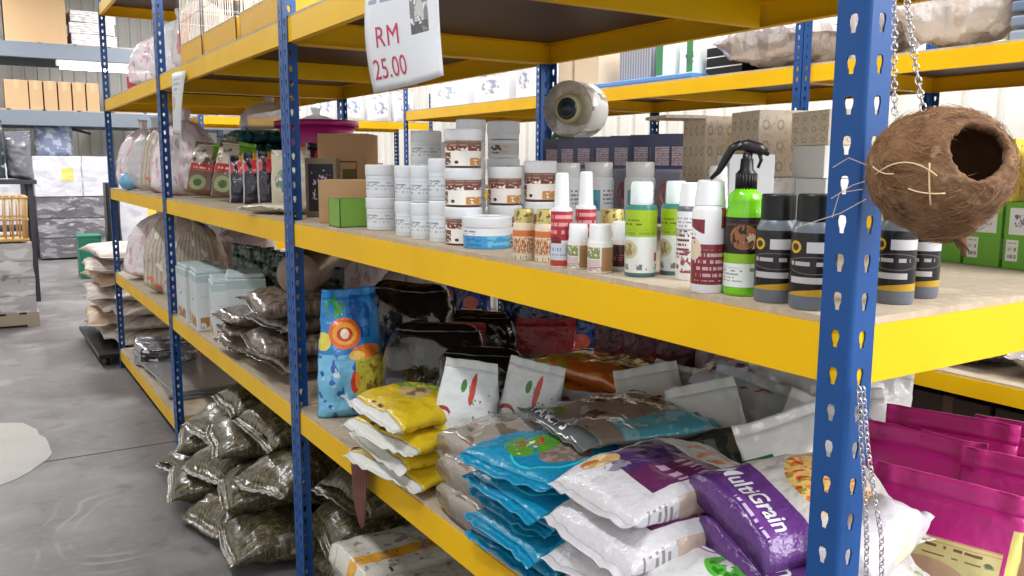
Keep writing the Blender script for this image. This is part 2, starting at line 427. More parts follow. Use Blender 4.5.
# a rack across the far end, beams along X
t = thing('storage_rack', 'yellow beamed rack standing crosswise beyond the end of the aisle row', 'rack', (1.0, 7.7, 0), 0)
for px, sx in ((0, 1), (2.4, -1)):
    for py, sy in ((0, 1), (.9, -1)): add_post(t, px, py, sx, sy, 2.2)
for z in (.7, 1.28, 1.89):
    for yy, s in ((PT, 1), (.9-PT, -1)):
        link('beam', beam_bm(2.39), YEL, t, Matrix.Translation((.005 if s < 0 else 2.395, yy, z-BH)) @ Matrix.Rotation(s*PI/2, 4, 'Z'))
    link('board', bx(.01, .01, z, 2.39, .89, z+.009), BOARD, t)
# ------------------------------------------------------------------ things on the middle shelf of the nearest rack
def facing(x, y, extra=0):
    return math.atan2(CAM.x-x, CAM.y*-1+y)+extra
def cyl_thing(name, label, cat, x, y, z, parts, rz=None, group=None):
    """parts: (name, profile, material) revolved about the axis"""
    t = thing(name, label, cat, (x, y, z), facing(x, y) if rz is None else rz, group)
    for pn, prof, m in parts: link(pn, lathe(prof), m, t, smooth=True).data.set_sharp_from_angle(angle=.6)
    return t
def rim(r, z0, z1, c=.0015):      # closed can profile with soft edges
    return [(0, z0), (r-c, z0), (r, z0+c), (r, z1-c), (r-c, z1), (0, z1)]

# -- white tubs with screw lids, small grey print
TUB = mat('tub_print', (222, 226, 232), [((198, 204, 212), ('r', .2, .12, .8, .86)), ((222, 226, 230), ('r', .21, .15, .79, .83)), ((176, 182, 192), ('r', .24, .3, .76, .75), ('t', 7, 22)), ((120, 124, 142), ('r', .30, .58, .46, .72), ('t', 8, 30))], rough=.35)
LID = mat('tub_lid', (230, 233, 238), rough=.3)
def tub(label, x, y, z, r, h, lidh=.34, rz=None, m=TUB, group='white lidded tubs on the middle shelf', lm=LID, nm='plastic_tub', cat='tub'):
    hl = h*lidh; hb = h-hl
    body = [(0, 0), (r*.9, 0), (r*.94, .002), (r*.955, hb*.5), (r*.96, hb)]
    lid = [(r*.955, hb-.001), (r-.001, hb), (r, hb+.002), (r, h-.003), (r-.003, h-.0005), (r*.86, h-.0005), (r*.84, h-.002), (0, h-.002)]
    return cyl_thing(nm, label, cat, x, y, z, [('body', body, m), ('lid', lid, lm)], rz, group)
def col_of(x, y, r, h, n, labels, **k):
    for i in range(n): tub(labels[i], x, y, S3+i*(h+.0005), r, h, rz=facing(x, y, (i % 2)*.15-.07), **k)
col_of(.098, 1.517, .042, .085, 2, ['lower tub of the white pair right beside the green box', 'upper tub of the white pair right beside the green box'])
col_of(.071, 1.301, .031, .084, 2, ['lower white tub in the second column from the green box', 'upper white tub in the second column from the green box'])
col_of(.067, 1.206, .0305, .084, 2, ['lower white tub in the third column from the green box', 'upper white tub in the third column from the green box'])
col_of(.066, 1.112, .030, .092, 2, ['lower white tub touching the brown labelled jars', 'upper white tub touching the brown labelled jars'])
col_of(.234, 1.523, .042, .0865, 3, ['bottom white tub of the tall rear column below the white sacks', 'middle white tub of the tall rear column below the white sacks', 'topmost white tub of the tall rear column, left of the treat jars'])
PICT = mat('pet_picture_tub', (226, 230, 234), [((206, 208, 210), ('r', .3, .12, .72, .6)), ((96, 84, 70), ('e', .42, .36, .07, .18), ('n', 26, 9, .44)), ((214, 190, 160), ('e', .52, .36, .07, .18), ('n', 20, 7, .46)), ((130, 136, 150), ('r', .3, .66, .7, .78), ('t', 9, 26))], rough=.35)
col_of(.208, 1.231, .036, .0925, 3, ['bottom white tub hidden behind the treat jars', 'middle white tub standing behind the treat jars', 'white tub whose lid peeks over the topmost brown labelled jar'])
for i, s in enumerate(['bottom white tub behind the second jar column', 'middle white tub behind the second jar column', 'topmost white tub with a small pet picture, highest by the post']):
    tub(s, .344, 1.303, S3+i*.0938, .042, .0935, m=PICT if i == 2 else TUB)
# -- jars with brown label and white lid
JAR = mat('treat_jar_label', (238, 234, 226), [((124, 88, 78), ('r', .2, .74, .8, .97)), ((176, 146, 132), ('r', .22, .78, .78, .93), ('t', 6, 20)), ((120, 56, 44), ('r', .3, .6, .74, .78), ('n', 30, 10, .42)), ((110, 70, 48), ('r', .22, .1, .36, .55), ('n', 22, 9, .36)), ((198, 140, 76), ('r', .54, .08, .74, .36), ('n', 26, 10, .38)), ((86, 46, 36), ('r', .2, 0, .8, .07)), ((80, 50, 40), ('e', .42, .2, .02, .06))], rough=.3)
def jars(x, y, r, h, labels, z=S3, **k):
    for i, s in enumerate(labels):
        tub(s, x, y, z+i*(h+.0005), r, h, lidh=.28, m=JAR, group='jars with brown labels', nm='treat_jar', cat='jar', rz=facing(x, y, .12*(-1)**i), **k)
jars(.078, 1.035, .041, .0815, ['bottom brown labelled jar, half hidden by the blue tub', 'brown labelled jar in the middle of the tallest jar column', 'topmost brown labelled jar on the tallest jar column'])
jars(.183, 1.035, .0385, .083, ['brown labelled jar on the shelf directly behind the blue tub', 'brown labelled jar above the blue tub, second column'])
jars(.262, 1.012, .0375, .09, ['brown labelled jar low behind the gold lidded jars', 'brown labelled jar nearest the red and white spray bottles'])
tub('single white tub standing behind the second and third jar columns', .33, 1.19, S3, .04, .17, lidh=.2)
# -- blue tub
BLT = mat('blue_tub_label', (226, 230, 236), [((64, 150, 200), ('r', .1, .02, .9, .62)), ((40, 120, 186), ('r', .24, .06, .46, .6), ('n', 24, 8, .5)), ((110, 190, 220), ('r', .5, .1, .74, .6), ('n', 16, 6, .5)), ((130, 120, 150), ('r', .28, .68, .42, .86), ('t', 7, 30))], rough=.3)
tub('low wide tub with sky blue label at the shelf edge', .084, .945, S3, .052, .066, lidh=.34, m=BLT, group=None)
# -- gold lidded jars with orange food print
GOLD = mat('gold_lid', (206, 190, 120), rough=.35, metal=.4, motl=[((120, 96, 40), 120, .55, .6)])
FOOD = mat('noodle_jar', (222, 206, 180), [((205, 110, 50), ('r', 0, .62, 1, .78)), ((190, 120, 70), ('r', 0, .2, 1, .6), ('n', 40, 9, .48)), ((150, 66, 40), ('r', 0, .22, 1, .58), ('n', 60, 12, .57)), ((232, 224, 200), ('r', 0, 0, 1, .16)), ((120, 96, 50), ('r', 0, .03, 1, .13), ('n', 50, 5, .55))], rough=.25, coat=.3)
def goldjar(label, x, y, r, h):
    cyl_thing('snack_jar', label, 'jar', x, y, S3, [
        ('body', [(0, 0), (r*.9, 0), (r, .003), (r, h*.62), (r*.93, h*.7), (r*.8, h*.76)], FOOD),
        ('lid', [(r*.84, h*.74), (r*.86, h*.745), (r*.86, h*.97), (r*.82, h), (0, h)], GOLD)], group='jars with gold lids')
goldjar('gold lidded snack jar nearest the blue tub', .024, .712, .0205, .092)
goldjar('gold lidded snack jar touching the red labelled spray bottle', .040, .664, .0205, .093)
goldjar('gold lidded jar behind the three small white capped bottles', .150, .615, .024, .093)
# -- slim spray bottles, red label, white cap
REDL = mat('red_label_bottle', (222, 226, 232), [((168, 40, 52), ('r', .12, .45, .88, .93)), ((214, 150, 150), ('r', .25, .55, .75, .9), ('t', 8, 24)), ((120, 30, 40), ('e', .4, .42, .1, .1)), ((206, 212, 222), ('r', .12, .12, .88, .4)), ((130, 140, 170), ('r', .2, .2, .8, .36), ('t', 9, 26)), ((190, 70, 50), ('r', .1, .02, .9, .12))], rough=.3)
def slim(label, x, y, r, h, m, nm='spray_bottle', cap=.36, group=None, capm=WHITE2, capr=.78, cat='bottle'):
    hb = h*(1-cap)
    return cyl_thing(nm, label, cat, x, y, S3, [
        ('body', [(0, 0), (r*.94, 0), (r, .003), (r, hb*.93), (r*.9, hb*.98), (r*capr*.9, hb)], m),
        ('cap', [(r*capr*.9, hb-.002), (r*capr, hb), (r*capr*.86, h*.985), (r*capr*.7, h), (0, h)], capm)], group=group)
slim('slim red labelled bottle with tall white cap, beside the gold lids', .022, .592, .0185, .158, REDL, capr=.7, group='red labelled bottles')
slim('red labelled bottle with tall white cap, set back behind a small jar', .088, .612, .0185, .160, REDL, capr=.7, group='red labelled bottles')
# -- large white bottles with pale blue label further back
BLB = mat('blue_label_bottle', (240, 243, 246), [((96, 176, 196), ('r', .36, .42, .52, .78)), ((66, 140, 180), ('r', .38, .46, .5, .6), ('n', 20, 8, .45)), ((140, 150, 170), ('r', .55, .5, .72, .78), ('t', 14, 30))], rough=.35)
for lab, x, y, h in (('white bottle with pale blue label, beside the brown jars', .43, 1.145, .176), ('white bottle with pale blue label, behind the two red labelled ones', .50, 1.105, .178), ('white bottle with pale blue label, behind the tallest green ones', .56, 1.02, .179)):
    r = .037
    cyl_thing('supplement_bottle', lab, 'bottle', x, y, S3, [('body', [(0, 0), (r*.96, 0), (r, .004), (r, h*.74), (r*.97, h*.78), (r*.86, h*.8)], BLB), ('cap', [(r*.9, h*.79), (r*.93, h*.8), (r*.93, h*.98), (r*.88, h), (0, h)], WHITE2)], group='white bottles with pale blue labels')
# -- three small white capped bottles
SM = mat('small_jar_label', (226, 222, 216), [((170, 130, 88), ('r', .52, .06, .95, .8)), ((130, 140, 80), ('r', .2, .45, .5, .8), ('n', 20, 8, .4)), ((150, 60, 70), ('r', .1, .05, .52, .2), ('t', 20, 16)), ((96, 70, 54), ('r', .02, .3, .2, .8)), ((210, 190, 190), ('r', .24, .22, .5, .42))], rough=.3)
SM2 = mat('dark_small_jar_label', (220, 214, 210), [((74, 48, 44), ('r', .1, .12, .9, .8)), ((180, 90, 90), ('r', .2, .3, .7, .5), ('t', 14, 20))], rough=.3)
for lab, x, y, r, h, m in (('small tan labelled bottle with white cap, nearest the red label', .030, .555, .0180, .075, SM), ('small tan labelled bottle with white cap, middle of three', .030, .496, .0205, .078, SM), ('small dark labelled bottle with white cap beside the green bottle', .082, .505, .0175, .080, SM2)):
    cyl_thing('supplement_jar', lab, 'bottle', x, y, S3, [('body', [(0, 0), (r*.95, 0), (r, .002), (r, h*.58), (r*.93, h*.64), (r*.78, h*.66)], m), ('cap', [(r*.86, h*.63), (r*.9, h*.64), (r*.86, h*.98), (r*.8, h), (0, h)], WHITE2)], group='small white capped bottles')
# -- green and white sprays
GRN = mat('green_label_bottle', (216, 220, 216), [((150, 180, 20), ('r', 0, .56, 1, .96)), ((60, 128, 120), ('r', 0, .93, 1, 1)), ((96, 110, 30), ('r', .3, .72, .52, .8), ('t', 16, 30)), ((120, 150, 60), ('r', .2, .58, .8, .66), ('t', 16, 30)), ((190, 186, 150), ('e', .36, .38, .11, .13)), ((150, 130, 84), ('e', .36, .38, .08, .09), ('n', 30, 10, .45)), ((150, 40, 60), ('r', .66, .22, .78, .34)), ((110, 118, 120), ('r', .2, .1, .8, .18), ('n', 24, 3, .5)), ((72, 108, 116), ('r', 0, 0, 1, .06))], rough=.28)
for lab, x, y, r, h in (('lime green and white spray bottle beside the small white jars', .057, .429, .0245, .146), ('lime green and white bottle half hidden behind its twin', .118, .418, .0225, .147)):
    hb = h*.76
    cyl_thing('shampoo_bottle', lab, 'bottle', x, y, S3, [('body', [(0, 0), (r*.94, 0), (r, .004), (r, hb*.94), (r*.92, hb)], GRN), ('cap', [(r*.66, hb-.001), (r*.72, hb), (r*.70, h*.97), (r*.6, h), (0, h)], mat('frosted_cap', (222, 232, 230), rough=.25))], group='lime green and white bottles')
# -- white bottle with dark shoulder band, and the red striped one
GW = mat('grey_shoulder_bottle', (224, 224, 226), [((96, 100, 112), ('r', 0, .93, 1, 1)), ((120, 60, 64), ('r', .25, .3, .5, .7), ('t', 16, 30)), ((150, 80, 84), ('r', .3, .1, .8, .4), ('n', 20, 14, .52)), ((160, 160, 170), ('r', .2, .6, .8, .86), ('t', 20, 36))], rough=.28)
slim('white bottle with dark grey shoulder band beside the lime green pair', .093, .360, .0195, .146, GW, nm='shampoo_bottle', cap=.24, capr=.86)
slim('plain white bottle with tall cap standing behind the red striped one', .307, .514, .022, .171, WHITE2, nm='shampoo_bottle', cap=.3, capr=.8)
WR = mat('red_stripe_bottle', (232, 230, 232), [((134, 50, 58), ('r', .28, .10, .98, .56)), ((206, 176, 176), ('r', .36, .14, .92, .5), ('t', 13, 40)), ((150, 70, 60), ('r', .62, .74, .86, .97)), ((120, 40, 50), ('r', .26, .68, .46, .84), ('d', .5, 1, .9)), ((222, 202, 176), ('e', .34, .5, .09, .13)), ((150, 60, 70), ('r', .1, .56, .36, .7), ('t', 22, 30))], rough=.25)
slim('white bottle with a red striped label, beside the green trigger spray', .026, .253, .0232, .152, WR, nm='shampoo_bottle', cap=.22, capr=.9)
# -- green trigger spray
x, y = .048, .211
t = thing('trigger_spray', 'bright green trigger spray bottle with black nozzle and dog picture label', 'spray bottle', (x, y, S3), facing(x, y))
GT = mat('green_bottle_plastic', (120, 206, 30), rough=.15, coat=.5, trans=.1)
r = .0248
link('body', lathe([(0, 0), (r*.95, 0), (r, .004), (r, .104), (r*.96, .112), (r*.88, .118), (r*.92, .124), (r*.9, .132), (r*.6, .139), (r*.5, .142)]), GT, t, smooth=True)
GTL = mat('dog_label', (30, 26, 24), [((150, 96, 60), ('e', .5, .72, .12, .18), ('n', 30, 8, .4)), ((220, 196, 160), ('e', .56, .66, .06, .12), ('n', 30, 9, .5)), ((138, 184, 40), ('r', 0, .34, 1, .48)), ((226, 230, 226), ('r', 0, 0, 1, .34)), ((90, 90, 90), ('r', .6, .05, .8, .2), ('s', 60, 0, .5)), ((130, 160, 60), ('r', .56, .23, .8, .28)), ((90, 60, 40), ('r', .3, .88, .7, .96), ('t', 12, 20)), ((150, 154, 150), ('r', .2, .08, .5, .28), ('t', 20, 30))], rough=.3)
link('label', lathe([(r+.0004, .012), (r+.0005, .104)]), GTL, t, smooth=True)
bm = bmesh.new()
for i in range(20):
    a = 2*PI*i/20; tube(bm, [(.0125*math.cos(a), .0125*math.sin(a), .139), (.0125*math.cos(a), .0125*math.sin(a), .161)], .0018, 5)
lathe([(0, .138), (.0125, .138), (.0125, .162), (.009, .166), (.008, .18)], 24, bm)
link('collar', bm, BLACK, t, smooth=True)
bm = bmesh.new()
tube(bm, [(0, 0, .164), (0, 0, .178), (.001, 0, .188)], [.008, .007, .006], 10)
tube(bm, [(-.012, 0, .196), (0, 0, .197), (.014, 0, .193), (.022, 0, .189)], [.006, .0085, .008, .006], 10)
tube(bm, [(.022, 0, .189), (.028, 0, .187)], [.0045, .0045], 10)
tube(bm, [(.014, 0, .190), (.018, .0, .178), (.014, 0, .168)], [.003, .0025, .002], 8)
head = link('spray_head', bm, mat('head_plastic', (38, 34, 36), rough=.3), t, smooth=True)
bm = bmesh.new()
tube(bm, [(-.008, -.004, .200), (-.020, -.004, .193), (-.028, -.004, .178), (-.036, -.004, .163), (-.046, -.004, .153)], [.005, .006, .0055, .004, .0025], 8)
tube(bm, [(-.008, .004, .200), (-.020, .004, .193), (-.028, .004, .178), (-.036, .004, .163), (-.046, .004, .153)], [.005, .006, .0055, .004, .0025], 8)
link('trigger', bm, BLACK, head, smooth=True)
# -- black labelled grey bottles
BK = mat('black_label_bottle', (104, 110, 120), [((26, 24, 26), ('r', .04, .16, .96, .86)), ((206, 160, 30), ('e', .36, .7, .05, .07)), ((60, 50, 20), ('e', .36, .7, .03, .04)), ((200, 196, 196), ('r', .45, .64, .72, .76)), ((120, 112, 112), ('r', .3, .46, .68, .56), ('t', 14, 34)), ((96, 90, 90), ('e', .5, .5, .22, .10)), ((30, 26, 28), ('e', .5, .5, .21, .088)), ((180, 172, 172), ('r', .32, .47, .62, .56), ('t', 11, 30)), ((190, 186, 184), ('r', .32, .30, .6, .37)), ((190, 150, 40), ('e', .75, .12, .5, .13), ('r', .04, .16, .96, .3))], rough=.3)
for lab, x, y, r, h in (('black capped grey bottle with black label, beside the green trigger spray', .041, .149, .0265, .136), ('black capped grey bottle with black label, touching the blue post', .036, .088, .0272, .138), ('black labelled bottle seen just past the blue post under the coconut', .162, .062, .0235, .137), ('black labelled bottle with yellow band, in front of the green boxes', .236, .074, .0225, .125)):
    cyl_thing('conditioner_bottle', lab, 'bottle', x, y, S3, [
        ('body', [(0, 0), (r*.93, 0), (r, .006), (r, h*.62), (r*.95, h*.70), (r*.78, h*.76), (r*.7, h*.78)], BK),
        ('cap', [(r*.74, h*.765), (r*.80, h*.77), (r*.80, h*.985), (r*.74, h), (0, h)], BLACK)], group='black labelled bottles')
# -- small open green box, cartons
t = thing('open_box', 'small open bright green box standing beside the white tubs', 'box', (.062, 1.66, S3), 0)
GB = mat('green_card', (118, 160, 66), rough=.5)
w, d, h, k = .085, .085, .077, .002
bm = bmesh.new()
for a in ((-w/2, -d/2, 0, -w/2+k, d/2, h), (w/2-k, -d/2, 0, w/2, d/2, h), (-w/2, -d/2, 0, w/2, -d/2+k, h), (-w/2, d/2-k, 0, w/2, d/2, h), (-w/2, -d/2, 0, w/2, d/2, k)): box(bm, *a)
link('tray', bm, GB, t)
PRN = mat('printed_cardboard', (176, 140, 100), [((92, 72, 50), ('r', .35, .42, .82, .66)), ((176, 140, 100), ('r', .37, .44, .8, .64)), ((92, 72, 50), ('r', .35, .42, .82, .66), ('s', 12, 0, .12)), ((92, 72, 50), ('r', .35, .53, .82, .55)), ((96, 84, 50), ('r', .58, .44, .8, .52)), ((92, 72, 50), ('r', 1.25, .42, 1.8, .66)), ((176, 140, 100), ('r', 1.27, .44, 1.78, .64)), ((96, 84, 50), ('r', 1.5, .44, 1.78, .56)), ((110, 86, 62), ('r', .38, .28, .7, .30)), ((130, 100, 70), ('r', .5, .8, .8, .9), ('t', 9, 16))], rough=.8)
def carton(label, c, s, rz, m=CARD, cat='box', nm='cardboard_box', group=None, tape=True):
    t = thing(nm, label, cat, c, rz, group)
    link('body', obox((0, 0, 0), s), m, t, bevel=.002)
    if tape: link('tape', bx(-s[0]/2, -.02, s[2]*.999, s[0]/2, .02, s[2]+.0008), mat('parcel_tape', (196, 168, 126), rough=.3), [c_ for c_ in t.children][0] if t.children else t)
    return t
carton('tall cardboard box with a printed grid, standing behind the green box', (.33, 2.33, S3), (.17, .19, .275), -.62, PRN)
carton('low cardboard box standing between the blue post and the green box', (.15, 1.84, S3), (.17, .17, .125), -.6)
DP = mat('dark_pet_panel', (120, 104, 84), [((30, 26, 36), ('r', .3, .1, .9, .9)), ((180, 176, 190), ('r', .4, .2, .8, .8), ('n', 9, 11, .56)), ((130, 60, 90), ('r', .35, .05, .6, .3), ('n', 12, 9, .5))] + [((30, 26, 36), ('r', 1.1, .1, 1.9, .9)), ((180, 176, 190), ('r', 1.2, .25, 1.8, .8), ('n', 9, 11, .56))], rough=.6)
carton('narrow dark printed pet box right behind the second blue post', (.16, 2.13, S3), (.10, .09, .19), -.5, DP, tape=False)
tag(link('carton_flap', lathe([(0, 0), (.02, 0), (.018, .03), (.012, .05), (0, .055)], 12), mat('pink_rubber', (206, 90, 110), rough=.5), M=Matrix.Translation((.17, 1.60, S3+.0)), smooth=True), 'small pink rubber toy beside the printed cardboard box', 'toy').name = 'rubber_toy'
# red and white cartons behind the tub columns
RW = mat('red_white_carton', (232, 232, 236), [((170, 34, 44), ('r', 0, 0, 4, .38)), ((150, 150, 170), ('r', .2, .55, .8, .65), ('t', 12, 10))], rough=.5)
carton('white carton with red lower edge behind the first tub column', (.42, 1.86, S3), (.11, .09, .24), -.6, RW, tape=False)
# -- green kids' boxes
GK = mat('green_chew_box', (104, 168, 50), [((226, 226, 222), ('r', 1.12, .52, 1.88, .92)), ((120, 90, 150), ('r', 1.25, .64, 1.75, .82), ('n', 22, 12, .5)), ((180, 60, 60), ('r', 1.3, .6, 1.7, .66)), ((226, 226, 220), ('r', 1.08, .12, 1.4, .44)), ((120, 130, 110), ('r', 1.12, .16, 1.36, .4), ('t', 9, 60)), ((84, 150, 40), ('r', 1.5, .14, 1.8, .4)),
    ((226, 226, 222), ('r', .12, .52, .88, .92)), ((120, 90, 150), ('r', .25, .64, .75, .82), ('n', 22, 12, .5)), ((226, 226, 220), ('r', .08, .12, .4, .44)), ((120, 130, 110), ('r', .12, .16, .36, .4), ('t', 9, 60))], rough=.4)
gk = (('green snack box partly hidden by the coconut husk tip', .668, .300), ('green snack box in full view right of the coconut tip', .660, .228), ('green snack box at the frame edge, beside the fully visible one', .652, .156), ('green snack box last in the row beyond the frame edge', .645, .084))
for lab, x, y in gk:
    t = thing('snack_box', lab, 'box', (x+.03, y, S3), -PI/2*0-.10, group='green snack boxes'); link('body', obox((0, 0, 0), (.06, .066, .112), 0), GK, t, bevel=.001)
YK = mat('yellow_kids_box', (232, 206, 70), [((206, 120, 50), ('r', 0, .1, 2, .9), ('n', 9, 7, .56)), ((244, 232, 170), ('r', 0, .5, 2, .9), ('n', 6, 5, .55))], rough=.4)
t = thing('treat_box', 'yellow cartoon coloured box lying on top of the green snack boxes', 'box', (.70, .225, S3+.1125), -.1); link('body', obox((0, 0, 0), (.06, .075, .105)), YK, t, bevel=.001)
GK2 = mat('grey_kids_box', (212, 212, 216), [((110, 90, 130), ('r', 0, .5, 2, .9), ('n', 9, 7, .5)), ((180, 60, 80), ('r', 0, .3, 2, .5), ('n', 12, 9, .5))], rough=.4)
t = thing('treat_box', 'pale grey box with purple print on the green snack boxes, at the frame edge', 'box', (.70, .135, S3+.1125), -.1); link('body', obox((0, 0, 0), (.06, .07, .095)), GK2, t, bevel=.001)

# -- blister packs on dark blue backing cards in a row at the back
BC = mat('blister_card', (58, 62, 100), [((38, 40, 78), ('r', 0, .86, 1, 1)), ((236, 240, 246), ('e', .5, .92, .06, .025)), ((120, 110, 130), ('r', .1, .5, .46, .8)), ((130, 116, 130), ('r', .54, .5, .9, .8)), ((44, 46, 84), ('n', 5, 4, .55), ('r', 0, 0, 1, .5)), ((160, 40, 50), ('e', .7, .2, .16, .1))], rough=.3, coat=.4)
HARDC = mat('hard_clear', (220, 222, 230), rough=.08, alpha=.14, coat=.5)
PRW = mat('mauve_print', (150, 132, 146), [((196, 186, 196), ('t', 8, 7))], rough=.4)
RLEASH = mat('red_webbing', (150, 34, 40), rough=.6)
blis = [(.94, 1.90), (.935, 1.80), (.93, 1.70), (.93, 1.60), (.925, 1.50), (.92, 1.40), (.915, 1.30)]
bl_l = ['blister pack on dark blue card, nearest the rear post', 'dark blue blister pack under the left part of the clear reel', 'dark blue blister pack right below the clear reel', 'dark blue blister pack just right of the clear reel', 'dark blue blister pack behind the pale blue labelled bottles', 'dark blue blister pack with red strap, behind the green bottles', 'dark blue blister pack standing last, beside the patterned boxes']
for (x, y), lab in zip(blis, bl_l):
    t = thing('blister_pack', lab, 'blister pack', (x, y, S3), -1.0, group='blister packs at the back of the shelf')
    link('backing_card', bx(-.06, -.001, 0, .06, .001, .262), BC, t)
    bm = bmesh.new(); tube(bm, [(.025*math.cos(a)-.0, -.012, .085+.035*math.sin(a)) for a in [i*2*PI/20 for i in range(20)]], .006, 8, True)
    link('strap', bm, RLEASH, t, smooth=True)
    link('bubble', bx(-.048, -.026, .02, .048, -.0015, .16), HARDC, t, bevel=.01); link('window_print', bx(-.046, -.0016, .17, -.004, -.001, .225), PRW, t); link('window_print', bx(.004, -.0016, .17, .046, -.001, .225), PRW, t)
# -- clear reel / wheel resting on the packs
x, y = .925, 1.78
t = thing('clear_reel', 'round clear plastic reel with dark hub, standing on the blister packs', 'reel', (x, y, S3+.263), -1.12)
CY = mat('clear_hard_plastic', (206, 204, 200), [((120, 110, 100), ('n', 14, 1, .55)), ((240, 240, 240), ('n', 20, 1, .62))], rough=.08, alpha=.55, coat=.8)
Rx = Matrix.Translation((0, 0, .092)) @ Matrix.Rotation(PI/2, 4, 'X')
RR = .092
link('drum', lathe([(RR, -.06), (RR, .06), (RR-.003, .06), (RR-.003, -.06), (RR, -.06)], 48), CY, t, Rx, True)
disc = link('front_disc', lathe([(.045, .058), (RR, .058), (RR, .061), (.045, .061), (.045, .058)], 48), mat('disc_plastic', (176, 168, 160), rough=.12, alpha=.4, coat=.6), t, Rx, True)
link('back_disc', lathe([(0, -.06), (RR, -.06), (RR, -.057), (0, -.057)], 48), CY, t, Rx, True)
link('core', lathe([(.0, -.055), (.046, -.055), (.055, .0), (.05, .06), (.03, .062)], 40), mat('cream_core', (206, 196, 150), rough=.4), t, Rx, True)
link('hub', lathe([(0, .05), (.034, .055), (.036, .066), (.028, .07), (.02, .066), (.018, .08), (0, .084)], 32), mat('dark_hub', (40, 48, 60), rough=.25), disc, Rx, True)
tag(link('tape_roll', lathe([(.028, 0), (.04, 0), (.04, .012), (.028, .012), (.028, 0)], 28), mat('green_tape', (40, 130, 70), rough=.4), M=Matrix.Translation((.93, 1.86, S3+.263)), smooth=True), 'green tape roll on the blister packs beside the rear blue post', 'tape')
# -- patterned gift boxes at the back
def pat(name, base, ring, k=5, extra=()):
    L = [(ring, ('o', k, k*.8, .26, .15)), (tuple(int(v*.93) for v in base), ('n', 12, 12, .55))]+list(extra)
    return mat(name, base, L, rough=.6)
GP = pat('ringed_kraft', (232, 218, 198), (196, 174, 146), 4)
GP2 = pat('dotted_grey', (232, 226, 220), (214, 204, 198), 3, [((80, 130, 110), ('e', .82, .8, .06, .09)), ((110, 120, 116), ('e', .55, .3, .16, .16), ('n', 9, 9, .45)), ((80, 130, 110), ('e', 1.82, .8, .06, .09)), ((110, 120, 116), ('e', 1.5, .3, .16, .16), ('n', 9, 9, .45))])
GP3 = mat('blue_dotted', (232, 236, 238), [((140, 186, 208), ('e', .55, .6, .12, .1)), ((150, 196, 200), ('e', .25, .25, .09, .08)), ((140, 186, 208), ('e', 1.5, .62, .12, .1))], rough=.5)
def gbox(label, c, s, rz, m, flap=None):
    t = thing('gift_box', label, 'box', c, rz, 'patterned boxes at the back'); link('body', obox((0, 0, 0), s), m, t, bevel=.002)
    if flap: link('lid_flap', bx(*flap), m, t)
    return t
gbox('kraft box with ringed pattern and open flap, beside the blister packs', (.83, 1.05, S3+.13), (.105, .14, .165), -.35, GP, (-.16, -.07, .158, -.0525, .07, .166))
gbox('white box under the ringed kraft box, behind the trigger spray', (.80, 1.06, S3), (.13, .15, .129), -.35, mat('white_card', (226, 228, 232), rough=.5))
gbox('ringed kraft box behind the black nozzle, upper one', (.84, .86, S3+.145), (.15, .14, .155), -.35, GP)
gbox('pale grey box with green dots above the black capped bottles', (.80, .80, S3), (.17, .19, .144), -.35, GP2)
gbox('white box next to the near blue post, on the dotted boxes', (.80, .66, S3+.145), (.11, .13, .07), -.35, mat('white_card2', (238, 238, 236), rough=.5))
gbox('white box with pale blue dots beside the near blue post', (.78, .64, S3), (.10, .12, .144), -.35, GP3)
gbox('ringed kraft box lying on the white box by the near post', (.82, .66, S3+.2155), (.14, .15, .075), -.35, GP)
carton('tall plain white box behind the black trigger, in front of the patterned boxes', (.62, .74, S3), (.10, .085, .195), -.5, mat('white_card3', (226, 230, 236), rough=.45), tape=False)

# ------------------------------------------------------------------ coconut bird house, chains, signs
HUSK = mat('coconut_husk', (128, 92, 62), rough=.9, motl=[((100, 66, 44), 5, .42, .62), ((164, 130, 96), 9, .52, .72), ((84, 54, 36), 40, .52, .7), ((176, 146, 112), 60, .6, .74)], bump=1, bs=60, stretch=(.35, 1, 1), bdist=.006)
t = thing('coconut_bird_house', 'hairy brown coconut shell bird house with round hole, hung on the post', 'bird house', (.001, -.085, 1.457))
vF = (Vector((.001, -.085, 1.457))-CAM).normalized(); vR = (Rt-vF*Rt.dot(vF)).normalized(); vU = vR.cross(vF)

hd = (vR*.040+vU*.021-vF*.056).normalized()       # the opening looks past the camera's right shoulder
Z = hd; X = vR.copy(); Y_ = Z.cross(X).normalized(); X = Y_.cross(Z)
Mh = Matrix(((X.x, Y_.x, Z.x, 0), (X.y, Y_.y, Z.y, 0), (X.z, Y_.z, Z.z, 0), (0, 0, 0, 1)))
bm = bmesh.new(); uvl = uvlay(bm); R0 = .0625; rings = []
th0 = math.asin(.0285/R0)
def husk_pt(th, ph):
    d = Mh.to_3x3() @ Vector((math.sin(th)*math.cos(ph), math.sin(th)*math.sin(ph), math.cos(th)))
    k = .0022*noise.noise(d*3)+.0016*noise.noise(d*9+Vector((5, 0, 0)))+.0012*noise.noise(Vector((d.x*6, d.y*30, d.z*30)))
    rt, up = d.dot(vR), d.dot(vU)
    s = 1+.07*abs(rt)**1.5-.05*max(up, 0)**2
    s += .10*max(0, (vR*-.1+vU*-1).normalized().dot(d))**8*(1 if rt > -.3 else .4)
    s += .30*max(0, (vR*.28-vU*.95).normalized().dot(d)-.9)*3
    if up < -.6: s -= .02*(-.6-up)
    return d*(R0*s+k)
NN, MM_ = 96, 54
for j in range(MM_+1):
    th = th0+(PI-th0)*j/MM_
    rings.append([bm.verts.new(husk_pt(th, 2*PI*i/NN)) for i in range(NN)] if j < MM_ else [bm.verts.new(husk_pt(PI, 0))])
